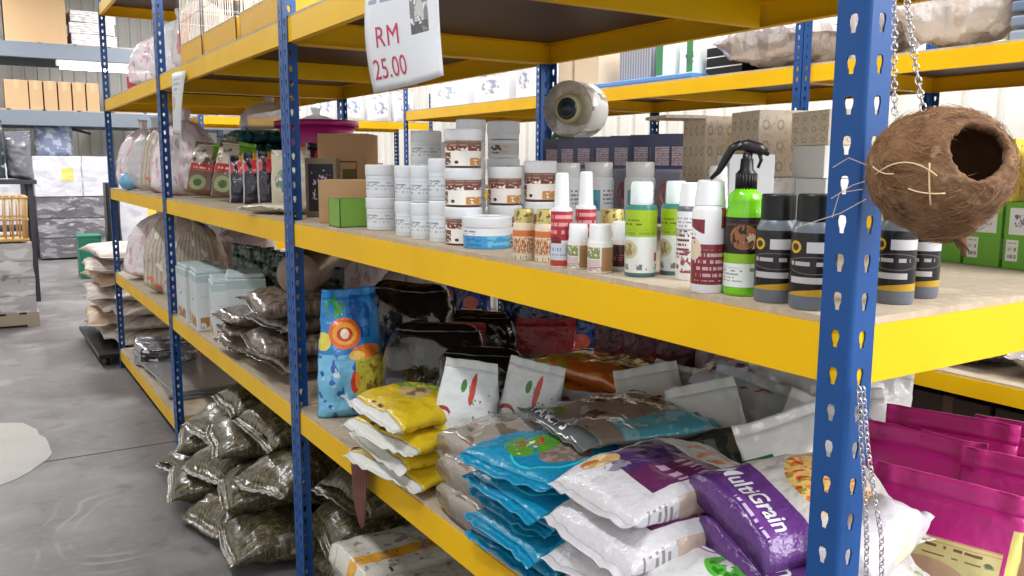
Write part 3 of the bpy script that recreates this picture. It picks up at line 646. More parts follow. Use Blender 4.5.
for j in range(MM_):
    for i in range(NN):
        k = (i+1) % NN
        if j < MM_-1: bm.faces.new((rings[j][i], rings[j+1][i], rings[j+1][k], rings[j][k]))
        else: bm.faces.new((rings[j][i], rings[j+1][0], rings[j][k]))
bmesh.ops.recalc_face_normals(bm, faces=bm.faces)
o = link('shell', bm, [HUSK, mat('shell_inside', (112, 82, 56), rough=.8)], t, smooth=True)
k = o.modifiers.new('s', 'SOLIDIFY'); k.thickness = .007; k.offset = -1; k.material_offset = 1; k.material_offset_rim = 0
random.seed(4); bm = bmesh.new()
for i in range(4200):
    th = th0+.03+(PI-th0-.1)*random.random()**.8; ph = random.random()*2*PI
    p = husk_pt(th, ph)*1.003; tg = Vector((random.gauss(.15, .3), random.gauss(0, .2), random.gauss(-.2, .5))) + vR*.8*random.choice((1, -1)); n_ = p.normalized()
    tg = (tg-n_*tg.dot(n_)).normalized(); L = random.uniform(.005, .020); lift = random.uniform(0, .004)
    pts = [p, (p+tg*L*.5).normalized()*(p.length+lift*.6), (p+tg*L).normalized()*(p.length+lift)]
    tube(bm, pts, [.00022, .0002, .00008], 3)
o = link('husk_fibre', bm, mat('fibre', (150, 114, 78), rough=.8), t); o['kind'] = 'stuff'
bm = bmesh.new()
for a, b_, c in (((-.057, -.005), (-.03, .019), (-.002, -.006)), ((-.026, -.018), (-.012, -.024), (.006, -.022)), ((-.009, .006), (-.009, -.012), (-.006, -.033)), ((-.06, .003), (-.05, -.006), (-.04, -.004))):
    pts = []
    for q in range(9):
        s = q/8; u = a[0]*(1-s)**2+2*b_[0]*s*(1-s)+c[0]*s*s; v = a[1]*(1-s)**2+2*b_[1]*s*(1-s)+c[1]*s*s
        pts.append(vR*u+vU*v-vF*math.sqrt(max(.0685**2-u*u-v*v, 0)))
    tube(bm, pts, .0008, 6)
link('straw', bm, mat('pale_straw', (222, 192, 150), rough=.6), t, smooth=True)
bm = bmesh.new()
for a in ([(-.066, .004), (-.085, .012), (-.10, .002)], [(-.07, -.02), (-.092, -.024), (-.098, -.05)], [(-.066, -.03), (-.09, -.045), (-.135, -.062)], [(-.068, -.012), (-.08, -.016), (-.1, -.03)]):
    tube(bm, [vR*u+vU*v-vF*.01 for u, v in a], .0005, 5)
link('loose_fibre', bm, mat('fibre2', (196, 176, 150), rough=.6), t)
bm = bmesh.new()
tube(bm, [vR*.02+vU*-.062, vR*.024+vU*-.074-vF*.004, vR*.028+vU*-.086-vF*.006], [.008, .005, .001], 8)
tube(bm, [vR*.012+vU*-.058-vF*.01, vR*.022+vU*-.068-vF*.012, vR*.031+vU*-.08-vF*.012], [.006, .003, .0008], 8)
link('husk_tip', bm, HUSK, t, smooth=True)

CHM = mat('chain_metal', (206, 200, 204), rough=.2, metal=.7)
CH1 = [(-.030, -.052, 1.512), (-.022, -.042, 1.56), (-.010, -.030, 1.63), (.0, -.022, 1.70)]
CH2 = [(-.026, -.080, 1.514), (-.026, -.068, 1.56), (-.022, -.050, 1.628), (-.018, -.04, 1.70)]
CH3 = [(.010, -.008, 1.215), (.016, -.014, 1.15), (.024, -.022, 1.09), (.031, -.030, 1.04), (.033, -.032, .99)]
CH4 = [(.006, -.006, 1.215), (.012, -.009, 1.15), (.018, -.014, 1.09), (.022, -.018, 1.03), (.022, -.020, .985)]
def chain(label, pts, link_l=.0092, wire=.0009):
    bm = bmesh.new(); pts = [Vector(p) for p in pts]; seg = []
    # resample
    path = []
    for a, b_ in zip(pts, pts[1:]):
        n = max(1, int((b_-a).length/.002))
        path += [a+(b_-a)*i/n for i in range(n)]
    path.append(pts[-1]); acc = 0; cs = [0]
    for i in range(1, len(path)): acc += (path[i]-path[i-1]).length; cs.append(acc)
    step = link_l*.72; k = 0; s = step/2; i = 0
    while s < acc:
        while cs[i+1] < s: i += 1
        p = path[i]+(path[i+1]-path[i])*((s-cs[i])/(cs[i+1]-cs[i])); d = (path[i+1]-path[i]).normalized()
        a = d.cross(Vector((1, .3, 0))).normalized(); b_ = d.cross(a)
        ang = (k % 2)*PI/2+.4; w = a*math.cos(ang)+b_*math.sin(ang)
        loop = []
        for q in range(12):
            th = 2*PI*q/12; loop.append(p+d*math.cos(th)*link_l*.5+w*math.sin(th)*link_l*.3)
        tube(bm, loop, wire, 5, True); s += step; k += 1
    o = link('chain', bm, CHM, smooth=True); return tag(o, label, 'chain', 'thin metal chains')
chain('thin chain running up from the coconut bird house, the outer strand', CH2)
chain('thin chain hanging close along the near post above the coconut', CH1)
chain('thin chain hanging low on the near post beside the pink bags, outer strand', CH3)
chain('thin chain hanging low on the near post, strand against the blue steel', CH4)

# price sheet RM 25.00 taped to the upper front beam
t = thing('price_sheet', 'white price sheet reading RM 25.00 hanging from the upper beam', 'sign', (0, 0, 0))
PAP = mat('paper', (216, 220, 226), rough=.5)
def sheet(s, q):     # s 0..1 from far edge to near edge, q 0..1 from the top down
    y0, y1 = 1.338+(1.30-1.338)*q, .985+(.905-.985)*q**2
    z0, z1 = 1.895-.272*q, 1.872-.243*q
    y = y0+(y1-y0)*s; z = z0+(z1-z0)*s
    x = -.006-.028*math.sin(q*PI*.9)*(1-s)*.6-.03*(q**2)*s+.012*math.sin(s*PI)*q
    return Vector((x, y, z))
bm = bmesh.new(); uvl = uvlay(bm)
G = [[bm.verts.new(sheet(i/14, j/16)) for i in range(15)] for j in range(17)]
for j in range(16):
    for i in range(14):
        f = bm.faces.new((G[j+1][i], G[j+1][i+1], G[j][i+1], G[j][i]))
        for l, (a, b_) in zip(f.loops, ((i, j+1), (i+1, j+1), (i+1, j), (i, j))): l[uvl].uv = (a/14, 1-b_/16)
PIC = mat('printed_sheet', (218, 221, 228), [((140, 150, 176), ('r', .05, .72, .6, .98), ('t', 13, 14)), ((112, 114, 116), ('r', .62, .4, .86, .72), ('n', 14, 9, .42)), ((60, 62, 62), ('r', .62, .4, .85, .5), ('n', 16, 20, .4)), ((190, 190, 190), ('r', .68, .5, .8, .68), ('n', 12, 9, .45))], rough=.45)
link('sheet', bm, PIC, t, smooth=True, solid=.0006)
RED = mat('red_ink', (190, 52, 84), rough=.6)
def onsheet(u0, v0, sx, sy):
    def f(x, y):
        p = sheet(u0+x*sx, 1-(v0+y*sy)); p.x -= .0012; return p
    return f
text_on('RM', 1, onsheet(.13, .36, .235, .25), RED, t, 'lettering', bold=0, font_sp=1.08)
text_on('25.00', 1, onsheet(.06, .10, .20, .24), RED, t, 'lettering', bold=0)
# blank looking notice further down
bm = bmesh.new(); uvl = uvlay(bm)
G = [[bm.verts.new((-.006-.05*math.sin(j/12*1.7)*(i/6)*.5-.012*math.sin(i/6*PI), 3.62-.30*i/6+.03*j/12, 1.862-.27*j/12-.01*i/6)) for i in range(7)] for j in range(13)]
for j in range(12):
    for i in range(6):
        f = bm.faces.new((G[j+1][i], G[j+1][i+1], G[j][i+1], G[j][i]))
        for l, (a, b_) in zip(f.loops, ((i, j+1), (i+1, j+1), (i+1, j), (i, j))): l[uvl].uv = (a/6, 1-b_/12)
t = thing('price_sheet', 'pale paper notice with faint print hanging from the upper beam of the middle rack', 'sign')
link('sheet', bm, mat('faded_sheet', (206, 208, 210), [((176, 150, 120), ('e', .35, .5, .25, .12), ('n', 7, 7, .4)), ((160, 164, 172), ('r', .2, .65, .8, .9), ('t', 12, 8))], rough=.5), t, smooth=True, solid=.0006)
# ------------------------------------------------------------------ bags on the lower shelf of the nearest rack (and the rest of the row)
W_TXT = mat('white_ink', (232, 228, 236), rough=.5)
def crinkle(name, base, layers=(), rough=.24, bump=.7, bs=26, coat=.25, **k):
    return mat(name, base, layers, rough=rough, bump=min(1, bump*1.25), bs=bs, coat=coat, bdist=.011, **k)

# -- tall blue seed bag
SEED = crinkle('parrot_seed_bag', (40, 130, 200), [
    ((120, 190, 225), ('r', 0, 0, .62, .5)), ((36, 96, 176), ('r', 0, 0, .62, .5), ('n', 7, 8, .55)), ((226, 236, 240), ('r', .05, .05, .5, .4), ('n', 6, 9, .6)),
    ((24, 90, 168), ('r', .5, .62, 1, .95), ('n', 6, 5, .48)), ((60, 150, 60), ('e', .22, .86, .16, .08), ('n', 9, 9, .42)),
    ((206, 194, 70), ('r', .52, .16, 1, .48)), ((150, 120, 50), ('r', .58, .2, .96, .44), ('n', 12, 14, .56)), ((216, 90, 30), ('r', .45, .10, 1, .15)),
    ((226, 214, 90), ('e', .04, .6, .12, .07)), ((236, 110, 40), ('e', .38, .66, .26, .12)), ((250, 170, 60), ('e', .38, .66, .2, .085)), ((200, 60, 30), ('e', .38, .655, .13, .055)), ((240, 226, 190), ('e', .38, .66, .07, .04)),
    ((236, 120, 40), ('e', .72, .52, .24, .05)), ((250, 200, 90), ('e', .55, .49, .12, .035)), ((230, 110, 50), ('d', -1, 1, .38), ('d', 1, -1, -.50), ('r', .62, .72, .9, .9)), ((206, 60, 40), ('e', .5, .28, .06, .09)), ((236, 150, 60), ('e', .54, .3, .04, .07))], rough=.25)
bag('bird_seed_bag', 'tall blue and orange bird seed bag standing beside the second blue post', 'bag', (.125, 1.83, S2), facing(.12, 1.8)+.18, .215, .385, .13, SEED, 'pouch', seal=SEED, cr=.009, seed=1, mm=34, lean=-.04, taper=.74)

# -- four yellow bags in a stack, white crimped ends to the aisle
YB = crinkle('yellow_bag', (214, 182, 36), [((110, 160, 40), ('r', .0, .5, .45, 1), ('n', 3, 3, .4)), ((120, 170, 50), ('r', .05, .62, .5, .95)), ((226, 200, 40), ('r', .12, .66, .42, .9), ('n', 6, 8, .5)), ((196, 170, 110), ('e', .45, .55, .22, .15)), ((120, 96, 70), ('e', .45, .55, .17, .11), ('n', 7, 7, .5)), ((80, 70, 30), ('r', .3, .1, .7, .2), ('t', 12, 12)), ((150, 130, 30), ('r', 1, 0, 2, 1), ('n', 4, 6, .56))], rough=.3)
YSEAL = mat('white_crimp', (204, 204, 198), rough=.4, bump=.6, bs=60)
yl = ['lowest bag of the yellow stack, resting on the shelf', 'second bag up in the yellow stack', 'third bag up in the yellow stack', 'topmost yellow bag, its round picture and green corner showing']
for i in range(4):
    bag('pet_food_bag', yl[i], 'bag', (.075+.012*(i % 2)-.005*i, 1.265+.02*(i % 2), S2+.044*i), -PI/2+.10*(-1)**i+.05, .33, .24, .056, YB, 'pillow', True, tilt=.05*(i == 3), group='yellow bags stacked at the shelf edge', seal=YSEAL, vs=(.10, .94), cr=.0075, seed=10+i, sag=.25)

# -- white bag with herbs and chilli, standing; a grey-white wrapped stack of folded bags before it
HERB = crinkle('herb_bag', (214, 218, 220), [
    ((196, 60, 40), ('e', .62, .78, .05, .12), ('n', 9, 7, .4)), ((60, 120, 50), ('e', .46, .80, .05, .05)), ((150, 40, 50), ('e', .2, .58, .14, .05)), ((214, 218, 220), ('e', .22, .56, .12, .04)),
    ((224, 206, 60), ('e', .26, .42, .13, .07)), ((196, 160, 60), ('e', .26, .42, .06, .03)), ((120, 90, 50), ('e', .62, .38, .2, .14), ('n', 14, 12, .45)), ((190, 170, 110), ('e', .6, .34, .18, .1), ('n', 18, 14, .52)),
    ((80, 130, 60), ('r', .1, .3, .9, .6), ('n', 8, 12, .64)), ((70, 110, 70), ('r', .55, .55, .95, .9), ('n', 10, 18, .64)), ((150, 160, 190), ('r', .1, .1, .5, .3), ('n', 5, 6, .5))], rough=.3)
bag('herb_food_bag', 'white standing bag printed with chilli and herbs beside the yellow stack', 'bag', (.115, 1.125, S2), -.95, .185, .30, .10, HERB, 'pouch', seal=HERB, cr=.006, seed=21, lean=-.10, mm=32, roll=.06, taper=.72)
bag('herb_food_bag', 'white herb printed bag standing close behind the chilli one, turned edge on', 'bag', (.215, 1.05, S2), -1.0, .15, .305, .09, HERB, 'pouch', seal=HERB, cr=.006, seed=22, roll=.20, lean=-.05, mm=32)
HERB2 = crinkle('herb_bag_grey', (178, 184, 186), [((96, 120, 84), ('r', .1, .2, .9, .6), ('n', 9, 14, .56)), ((160, 60, 60), ('e', .25, .86, .1, .07)), ((96, 116, 110), ('r', .2, .6, .9, .9), ('n', 10, 14, .6))], rough=.3)
bag('herb_food_bag', 'grey white pouch with green leaves standing behind the chilli bags', 'bag', (.36, .97, S2), -.7, .17, .235, .09, HERB2, 'pouch', seal=HERB2, cr=.006, seed=23, mm=30)
PLW = crinkle('film_over_bags', (156, 147, 137), [((60, 84, 72), ('e', .42, .5, .2, .09), ('n', 7, 9, .42)), ((120, 104, 90), ('n', 3, 5, .55)), ((206, 206, 206), ('n', 5, 6, .66))], rough=.14, coat=.8, bump=1, bs=13)
for i, (lab, zz) in enumerate((('film wrapped beige bag lying on the shelf edge, lower one', 0), ('film wrapped beige bag lying at the shelf edge, middle one', .062), ('crumpled film wrapped bag topping the beige pile by the turquoise bags', .122))):
    bag('wrapped_bag', lab, 'bag', (.115+.01*i, .915+.012*i, S2+zz), -PI/2+.05*(i-1), .235, .23, .072, PLW, 'block', True, group='film wrapped beige bags', seal=PLW, vs=(0, .93), cr=.008, seed=30+i, sag=.15)

# -- turquoise bags
TQ = crinkle('turquoise_bag', (22, 136, 176), [
    ((110, 116, 116), ('r', 0, .80, 1, .96)), ((150, 200, 210), ('r', 0, .78, 1, .80)),
    ((60, 190, 205), ('e', .62, .36, .30, .25)), ((20, 128, 168), ('e', .62, .36, .28, .235)), ((124, 110, 104), ('e', .72, .42, .17, .19)), ((150, 134, 124), ('e', .72, .42, .17, .19), ('n', 16, 16, .5)),
    ((90, 150, 50), ('e', .42, .36, .20, .19), ('n', 8, 8, .36)), ((200, 60, 40), ('e', .40, .35, .10, .10), ('n', 12, 12, .5)), ((226, 220, 200), ('e', .44, .30, .12, .10), ('n', 14, 14, .56)),
    ((150, 210, 230), ('r', .1, .62, .8, .74), ('t', 14, 16)), ((16, 108, 146), ('r', 1, 0, 2, 1), ('n', 5, 6, .52))], rough=.26)
tql = ['lowest turquoise bag, on the shelf board', 'second turquoise bag from the shelf board', 'third turquoise bag from the shelf board', 'fourth turquoise bag, just under the top one', 'topmost turquoise bag with salad picture and grey lettered band']
for i in range(5):
    tx = [] if i < 4 else [('FANCY B', .10, .845, .030, 0, W_TXT, 1.25)]
    bag('rabbit_food_bag', tql[i], 'bag', (.125+.012*(-1)**i-(.02 if i == 4 else 0), .725+.010*(-1)**i, S2+.0415*i), -PI/2+(.07, -.08, .05, -.05, .14)[i], .265, .30, .050, TQ, 'pillow', True, tilt=-.03 if i == 4 else 0, group='stack of turquoise bags', seal=TQ, vs=(.06, .94), cr=.0065, seed=40+i, sag=.3, text=tx)

# -- white and purple bags, four high
PB = crinkle('purple_white_bag', (204, 202, 206), [
    ((70, 42, 98), ('r', .10, .22, .86, .62)), ((96, 40, 84), ('r', .52, .22, .86, .62)), ((96, 76, 120), ('r', .3, .4, .55, .58), ('t', 10, 16)), ((190, 160, 190), ('r', .55, .34, .84, .56), ('t', 9, 22)),
    ((206, 166, 110), ('e', .20, .22, .13, .10)), ((236, 214, 160), ('e', .20, .22, .12, .09), ('n', 12, 12, .5)), ((190, 110, 50), ('e', .14, .18, .05, .05)), ((140, 134, 150), ('e', .38, .24, .10, .07), ('n', 12, 12, .42)),
    ((206, 130, 70), ('r', .3, .64, .8, .8), ('n', 10, 10, .5)), ((120, 150, 90), ('r', .5, .66, .9, .86), ('n', 12, 12, .6)), ((196, 176, 160), ('r', .97, .3, 1.12, .7)), ((140, 130, 130), ('r', .98, .12, 1.1, .28), ('t', 30, 40))], rough=.3)
PB2 = crinkle('purple_oval_bag', (208, 206, 210), [((96, 60, 130), ('e', .8, .45, .12, .1)), ((226, 226, 228), ('e', .8, .45, .09, .07)), ((96, 60, 130), ('e', .8, .45, .06, .04)), ((200, 150, 90), ('e', .25, .6, .1, .12), ('n', 9, 9, .4)), ((190, 150, 120), ('r', .6, .1, 1, .3), ('n', 9, 9, .5)), ((96, 60, 130), ('e', 1.1, .5, .1, .12)), ((226, 226, 228), ('e', 1.1, .5, .06, .08))], rough=.3)
pl = ['lowest white and purple bag next to the turquoise stack', 'third white bag from the top in the purple banded stack', 'second white bag from the top with dark purple band and hamster picture', 'topmost white bag with dark purple band, beside the turquoise bags']
for i in range(4):
    bag('muesli_bag', pl[i], 'bag', (.155-.008*i+(.03 if i == 3 else 0), .445+(.012, -.005, -.012, .016)[i], S2+.063*i), -PI/2+(.05, -.04, -.10, -.02)[i], (.235, .24, .245, .225)[i], .36, .070, PB if i in (0, 2, 3) else PB2, 'pillow', True, group='white and purple bags', seal=PB, vs=(.04, .95), cr=.006, seed=50+i, sag=.22, roll=.05 if i == 3 else 0, e=3.6)

# -- pouches of multigrain food
MG = crinkle('multigrain_bag', (208, 202, 198), [
    ((104, 60, 132), ('r', 0, 0, 1, .30)), ((86, 46, 112), ('r', 0, 0, 1, .06)), ((196, 180, 206), ('r', .42, .03, .86, .07), ('t', 30, 24)),
    ((214, 130, 60), ('e', .5, .60, .42, .22)), ((236, 196, 120), ('e', .5, .60, .42, .22), ('n', 15, 11, .42)), ((206, 70, 40), ('e', .5, .60, .42, .22), ('n', 19, 14, .56)), ((130, 170, 60), ('e', .5, .60, .42, .22), ('n', 23, 16, .60)),
    ((160, 40, 50), ('r', .3, .90, .42, .93)), ((160, 40, 50), ('r', .5, .88, .6, .91)), ((104, 60, 132), ('r', 1, 0, 2, .3)), ((120, 170, 90), ('r', .7, .86, .98, .96), ('n', 8, 8, .5))], rough=.28)
MG2 = crinkle('green_leaf_bag', (208, 208, 208), [
    ((120, 84, 156), ('e', .22, .36, .13, .07)), ((226, 222, 230), ('e', .22, .36, .115, .058)), ((120, 84, 156), ('e', .22, .36, .10, .04)), ((84, 170, 50), ('e', .50, .26, .16, .10), ('n', 9, 9, .38)), ((40, 120, 30), ('e', .50, .26, .13, .08), ('n', 12, 12, .54)),
    ((214, 150, 70), ('e', .68, .56, .2, .12), ('n', 16, 14, .42)), ((120, 170, 60), ('e', .22, .88, .14, .06), ('n', 9, 9, .5)), ((200, 50, 50), ('e', .86, .42, .05, .035)), ((200, 60, 60), ('r', .7, .54, .8, .58)), ((104, 60, 132), ('r', .86, 0, 1, 1))], rough=.28)
bag('multigrain_bag', 'white bag with purple oval and green leaf, lowest at the picture bottom', 'bag', (.16, .225, S2+.082), -PI/2-.10, .30, .34, .075, MG2, 'block', True, seal=MG2, cr=.006, seed=60, sag=.1, tilt=.04)
bag('multigrain_bag', 'white bag under the green leaf one, flat on the shelf near the front post', 'bag', (.16, .225, S2), -PI/2, .30, .33, .08, PB2, 'block', True, seal=PB2, cr=.006, seed=61, sag=.1)
bag('multigrain_bag', 'lower of the two purple edged MultiGrain bags, partly covered', 'bag', (.235, .205, S2+.130), -PI/2-.26, .215, .30, .06, MG, 'block', True, roll=.30, seal=MG, cr=.005, seed=62, sag=.1, text=[('MultiGrain', .05, .10, .044, 0, W_TXT, .86)])
bag('multigrain_bag', 'upper purple edged bag reading MultiGrain with pasta coloured picture', 'bag', (.25, .235, S2+.185), -PI/2-.26, .215, .30, .06, MG, 'block', True, tilt=.04, roll=.36, seal=MG, cr=.005, seed=63, sag=.1, text=[('MultiGrain', .06, .11, .045, 0, W_TXT, .84)])
bag('multigrain_bag', 'bag deep under the MultiGrain pair, raising them from the shelf', 'bag', (.38, .27, S2), -PI/2, .2, .28, .09, PB2, 'block', True, seal=PB2, cr=.005, seed=64)
bag('multigrain_bag', 'white bag in the middle of the pile below the MultiGrain pair', 'bag', (.38, .27, S2+.088), -PI/2+.1, .2, .28, .09, PB2, 'block', True, seal=PB2, cr=.005, seed=65)
WB = crinkle('plain_white_bag', (206, 202, 208), [((236, 226, 200), ('e', .9, .5, .12, .3)), ((196, 180, 200), ('n', 3, 4, .62))], rough=.35, bump=.9, bs=14)
bag('white_bag', 'plain white bag bulging right behind the near blue post and chain', 'bag', (.255, .125, S2+.165), -PI/2+.25, .085, .24, .085, WB, 'block', True, tilt=.10, seal=WB, cr=.008, seed=66)
bag('white_bag', 'plain white bag underneath the bulging one behind the near post', 'bag', (.26, .115, S2), -PI/2+.3, .10, .24, .16, WB, 'block', True, seal=WB, cr=.006, seed=67)

# -- brown printed flat pack and pale blue end behind the purple bags
BR = crinkle('brown_pack', (150, 130, 116), [((96, 72, 54), ('n', 4, 5, .52)), ((186, 172, 160), ('n', 6, 5, .6)), ((96, 178, 200), ('r', 0, 0, 1, .22)), ((150, 200, 214), ('r', 0, 0, 1, .2), ('n', 7, 7, .55)), ((120, 140, 60), ('r', .5, .7, 1, .8))], rough=.16, coat=.6, bump=1, bs=12)
for i, (z, lab) in enumerate(((0, 'lowest film wrapped bag behind the purple banded stack'), (.075, 'middle film wrapped bag behind the purple banded stack'))):
    bag('wrapped_bag', lab, 'bag', (.475, .76, S2+z), -PI/2+.08*i, .30, .36, .08, BR, 'pillow', True, seal=BR, vs=(.05, .95), cr=.008, seed=70+i, sag=.1)
BRB = crinkle('brown_pack_bordered', (150, 134, 122), [((96, 74, 58), ('r', 0, .1, .8, 1), ('n', 4, 5, .54)), ((182, 170, 160), ('n', 5, 5, .6)), ((96, 178, 200), ('r', .72, .3, 1, 1)), ((150, 200, 214), ('r', .72, .3, 1, 1), ('n', 7, 7, .55)), ((96, 100, 100), ('r', 0, 0, 1, .145)), ((150, 150, 146), ('r', 0, .13, 1, .145)), ((120, 140, 60), ('r', .1, .16, .3, .24))], rough=.16, coat=.6, bump=1, bs=12)
bag('wrapped_bag', 'shiny brown pack with grey lettered border lying on the turquoise bags', 'bag', (.285, .755, S2+.205), -PI/2-.10, .27, .34, .045, BRB, 'pillow', True, seal=BRB, vs=(.02, .97), cr=.008, seed=72, tilt=.0, roll=.04, text=[('FANCY B', .10, .055, .032, 0, W_TXT, 1.15)])
# -- orange packs
OR = crinkle('orange_pack', (206, 104, 36), [((170, 150, 40), ('r', 0, .6, 1, 1), ('n', 5, 6, .42)), ((230, 150, 60), ('r', 0, .1, 1, .6), ('n', 6, 4, .55)), ((110, 100, 90), ('r', .3, .25, .75, .5)), ((170, 60, 30), ('r', 0, 0, 1, .2), ('n', 7, 6, .45))], rough=.12, coat=.9, bump=.9, bs=12)
ol = ['lowest orange pack, deep behind the herb bags', 'second orange pack from the bottom behind the herb bags', 'orange and green glossy pack lying under the topmost orange one', 'topmost glossy orange and yellow pack below the yellow beam']
for i in range(4):
    bag('treat_pack', ol[i], 'bag', (.56+.01*(-1)**i, 1.12+.02*(-1)**i, S2+.064*i), .12+.08*(-1)**i, .24, .50, .072, OR, 'pillow', True, group='glossy orange packs', seal=OR, vs=(.05, .95), cr=.008, seed=80+i, sag=.1)
bag('treat_pack', 'orange and white crumpled pack to the right of the other orange packs', 'bag', (.68, .78, S2+.235), 2.1, .19, .26, .07, crinkle('orange_white_pack', (226, 160, 70), [((210, 214, 226), ('r', 0, .55, 1, 1)), ((70, 90, 170), ('r', .2, .6, .8, .85), ('n', 7, 7, .52)), ((206, 90, 40), ('r', 0, 0, 1, .3), ('n', 5, 5, .42))], rough=.14, coat=.8, bump=.9, bs=12), 'pillow', True, seal=OR, vs=(.05, .95), cr=.01, seed=85)
# things beneath it
PCH = crinkle('white_grey_pouch', (228, 230, 226), [((96, 102, 98), ('r', .1, .12, .9, .66)), ((150, 140, 130), ('r', .15, .15, .85, .62), ('n', 5, 6, .5)), ((176, 180, 176), ('r', .15, .15, .85, .6), ('n', 7, 8, .58)), ((40, 120, 70), ('r', .0, .70, .30, .78)), ((40, 96, 60), ('e', .8, .2, .16, .1), ('n', 6, 6, .45)), ((190, 196, 206), ('r', 1, 0, 2, 1), ('n', 4, 4, .5))], rough=.26, bump=.9, bs=12, coat=.35)
PCH2 = crinkle('blue_grey_pouch', (186, 194, 198), [((90, 100, 108), ('r', .1, .1, .9, .7), ('n', 4, 5, .45)), ((206, 206, 204), ('n', 5, 5, .58)), ((30, 90, 70), ('e', .3, .3, .2, .1), ('n', 6, 6, .42))], rough=.22, bump=.9, bs=12, coat=.45)
pch = [
 (.50, .89, .16, .285, PCH2, -.95, -.25, .20, 'grey blue pouch leaning directly beside the orange packs'),
 (.47, .79, .17, .300, PCH, -.60, -.40, -.16, 'second grey blue pouch along from the orange packs'),
 (.49, .69, .16, .31, PCH2, -.95, -.30, .26, 'third grey blue pouch, its folded top tilted back'),
 (.44, .575, .19, .310, PCH, -.70, -.42, -.20, 'white topped pouch in the middle of the leaning row'),
 (.46, .46, .18, .305, PCH, -1.05, -.30, .22, 'white topped pouch with dark lower panel, right of the middle one'),
 (.46, .345, .18, .305, PCH, -.45, -.40, -.24, 'white pouch with green mark leaning near the front blue post'),
 (.70, .70, .18, .335, PCH2, -.3, -.25, .24, 'grey pouch in the back row under the yellow beam, green label beside it'),
 (.68, .56, .19, .345, PCH, -.8, -.35, -.18, 'white pouch in the back row behind the white topped ones'),
 (.66, .42, .18, .350, PCH, -.35, -.25, .18, 'white crumpled pouch in the back row nearest the front post'),
 (.60, .40, .17, .325, PCH, -.95, -.16, -.10, 'white and green pouch visible just past the front post, above the magenta bags'),
]
for i, (x, y, W, H, m, rz, lean, roll, lab) in enumerate(pch):
    bag('pet_treat_pouch', lab, 'pouch', (x, y, S2), rz, W, H, .085, m, 'pouch', group='leaning grey and white pouches', seal=m, vs=(0, .93), cr=.015, seed=100+i, lean=lean, roll=roll, taper=.78+.12*(i % 3))
# -- magenta bags
MA = crinkle('magenta_bag', (194, 38, 128), [((224, 208, 120), ('r', .955, 0, 1.12, .80)), ((206, 196, 130), ('r', 0, 0, 1, .56)), ((214, 160, 110), ('r', .0, .545, 1, .56)), ((214, 160, 110), ('r', 0, .60, 1, .612)), ((186, 160, 110), ('r', .1, .08, .9, .5), ('n', 8, 8, .46)), ((120, 90, 60), ('r', .3, .46, .75, .52), ('t', 14, 14)), ((214, 200, 110), ('r', 1, 0, 2, .58))], rough=.4, bump=.5, bs=14, coat=.08)
MA2 = crinkle('magenta_label_bag', (190, 36, 126), [((224, 208, 120), ('r', .955, 0, 1.12, .80)), ((214, 200, 136), ('r', .10, 0, .93, .66)), ((206, 150, 110), ('r', .10, .652, .93, .66)), ((206, 150, 110), ('r', .10, .63, .93, .636)), ((120, 90, 60), ('r', .3, .56, .82, .62), ('t', 14, 14)), ((196, 160, 130), ('e', .5, .34, .34, .2)), ((44, 36, 30), ('e', .14, .5, .09, .08)), ((90, 110, 80), ('e', .86, .5, .06, .09), ('n', 7, 7, .45)), ((214, 200, 110), ('r', 1, 0, 1.2, .62))], rough=.4, bump=.5, bs=14, coat=.08)
mg = [(.56, .235, -1.36, -.18, .225, .288, MA, 'magenta topped bag standing left of the others, right behind the near post'), (.67, .24, -1.34, -.14, .235, .298, MA, 'magenta topped bag peeking up behind the leftmost magenta one'),
      (.72, .075, -1.38, -.12, .24, .282, MA, 'magenta topped bag at the right frame edge with a gold line, rear row'), (.42, .10, -1.34, -.20, .235, .268, MA2, 'magenta bag with beige label and dog picture right of the low chains'),
      (.58, .035, -1.36, -.18, .24, .285, MA2, 'magenta bag with beige label at the lower right frame corner'), (.86, .16, -1.34, -.08, .24, .27, MA, 'magenta topped bag farthest back, beside the dark boxes')]
for i, (x, y, rz, lean, W, H, m, lab) in enumerate(mg):
    bag('biscuit_bag', lab, 'bag', (x, y+.04, S2), rz, W, H, .085, m, 'pouch', group='magenta topped bags', seal=MA, vs=(0, .88), cr=.006, seed=120+i, lean=lean, e=4, taper=1)

# -- dark goods at the rear of that shelf
DK = crinkle('dark_glossy_sack', (26, 20, 20), [((46, 32, 30), ('n', 9, 9, .56))], rough=.16, coat=.8, bump=1, bs=9)
for lab, x, y, rz, W, H, T in (('glossy black sack standing behind the blue bird seed bag', .36, 2.13-.22, -.75, .34, .36, .18), ('glossy black sack bulging between the blue bag and the red topped pouch', .30, 1.60, -.7, .34, .29, .17), ('black sack deep behind, near the second rear post', .60, 2.0-.13, -.7, .30, .26, .16), ('black sack lying low behind the yellow stack', .34, 1.40, -.75, .28, .25, .17)):
    bag('black_sack', lab, 'sack', (x, y, S2), rz, W, H*1.05, T, DK, 'dome', group='glossy black sacks', seal=DK, cr=.012, seed=int(x*100+y*10), n=44)
RWp = crinkle('red_top_pouch', (206, 206, 206), [((150, 40, 44), ('r', 0, .62, 1, 1)), ((130, 30, 44), ('e', .5, .4, .26, .16)), ((96, 110, 70), ('r', 0, .58, 1, .62))], rough=.35)
bag('red_top_pouch', 'pouch with red top and round red mark behind the chilli herb bag', 'pouch', (.46, 1.74, S2), -.75, .17, .27, .09, RWp, 'pouch', seal=RWp, cr=.004, seed=141)
bag('red_top_pouch', 'dim red topped pouch in the shadow behind the glossy orange packs', 'pouch', (.66, 1.56, S2), -.75, .2, .29, .09, RWp, 'pouch', seal=RWp, cr=.004, seed=142)
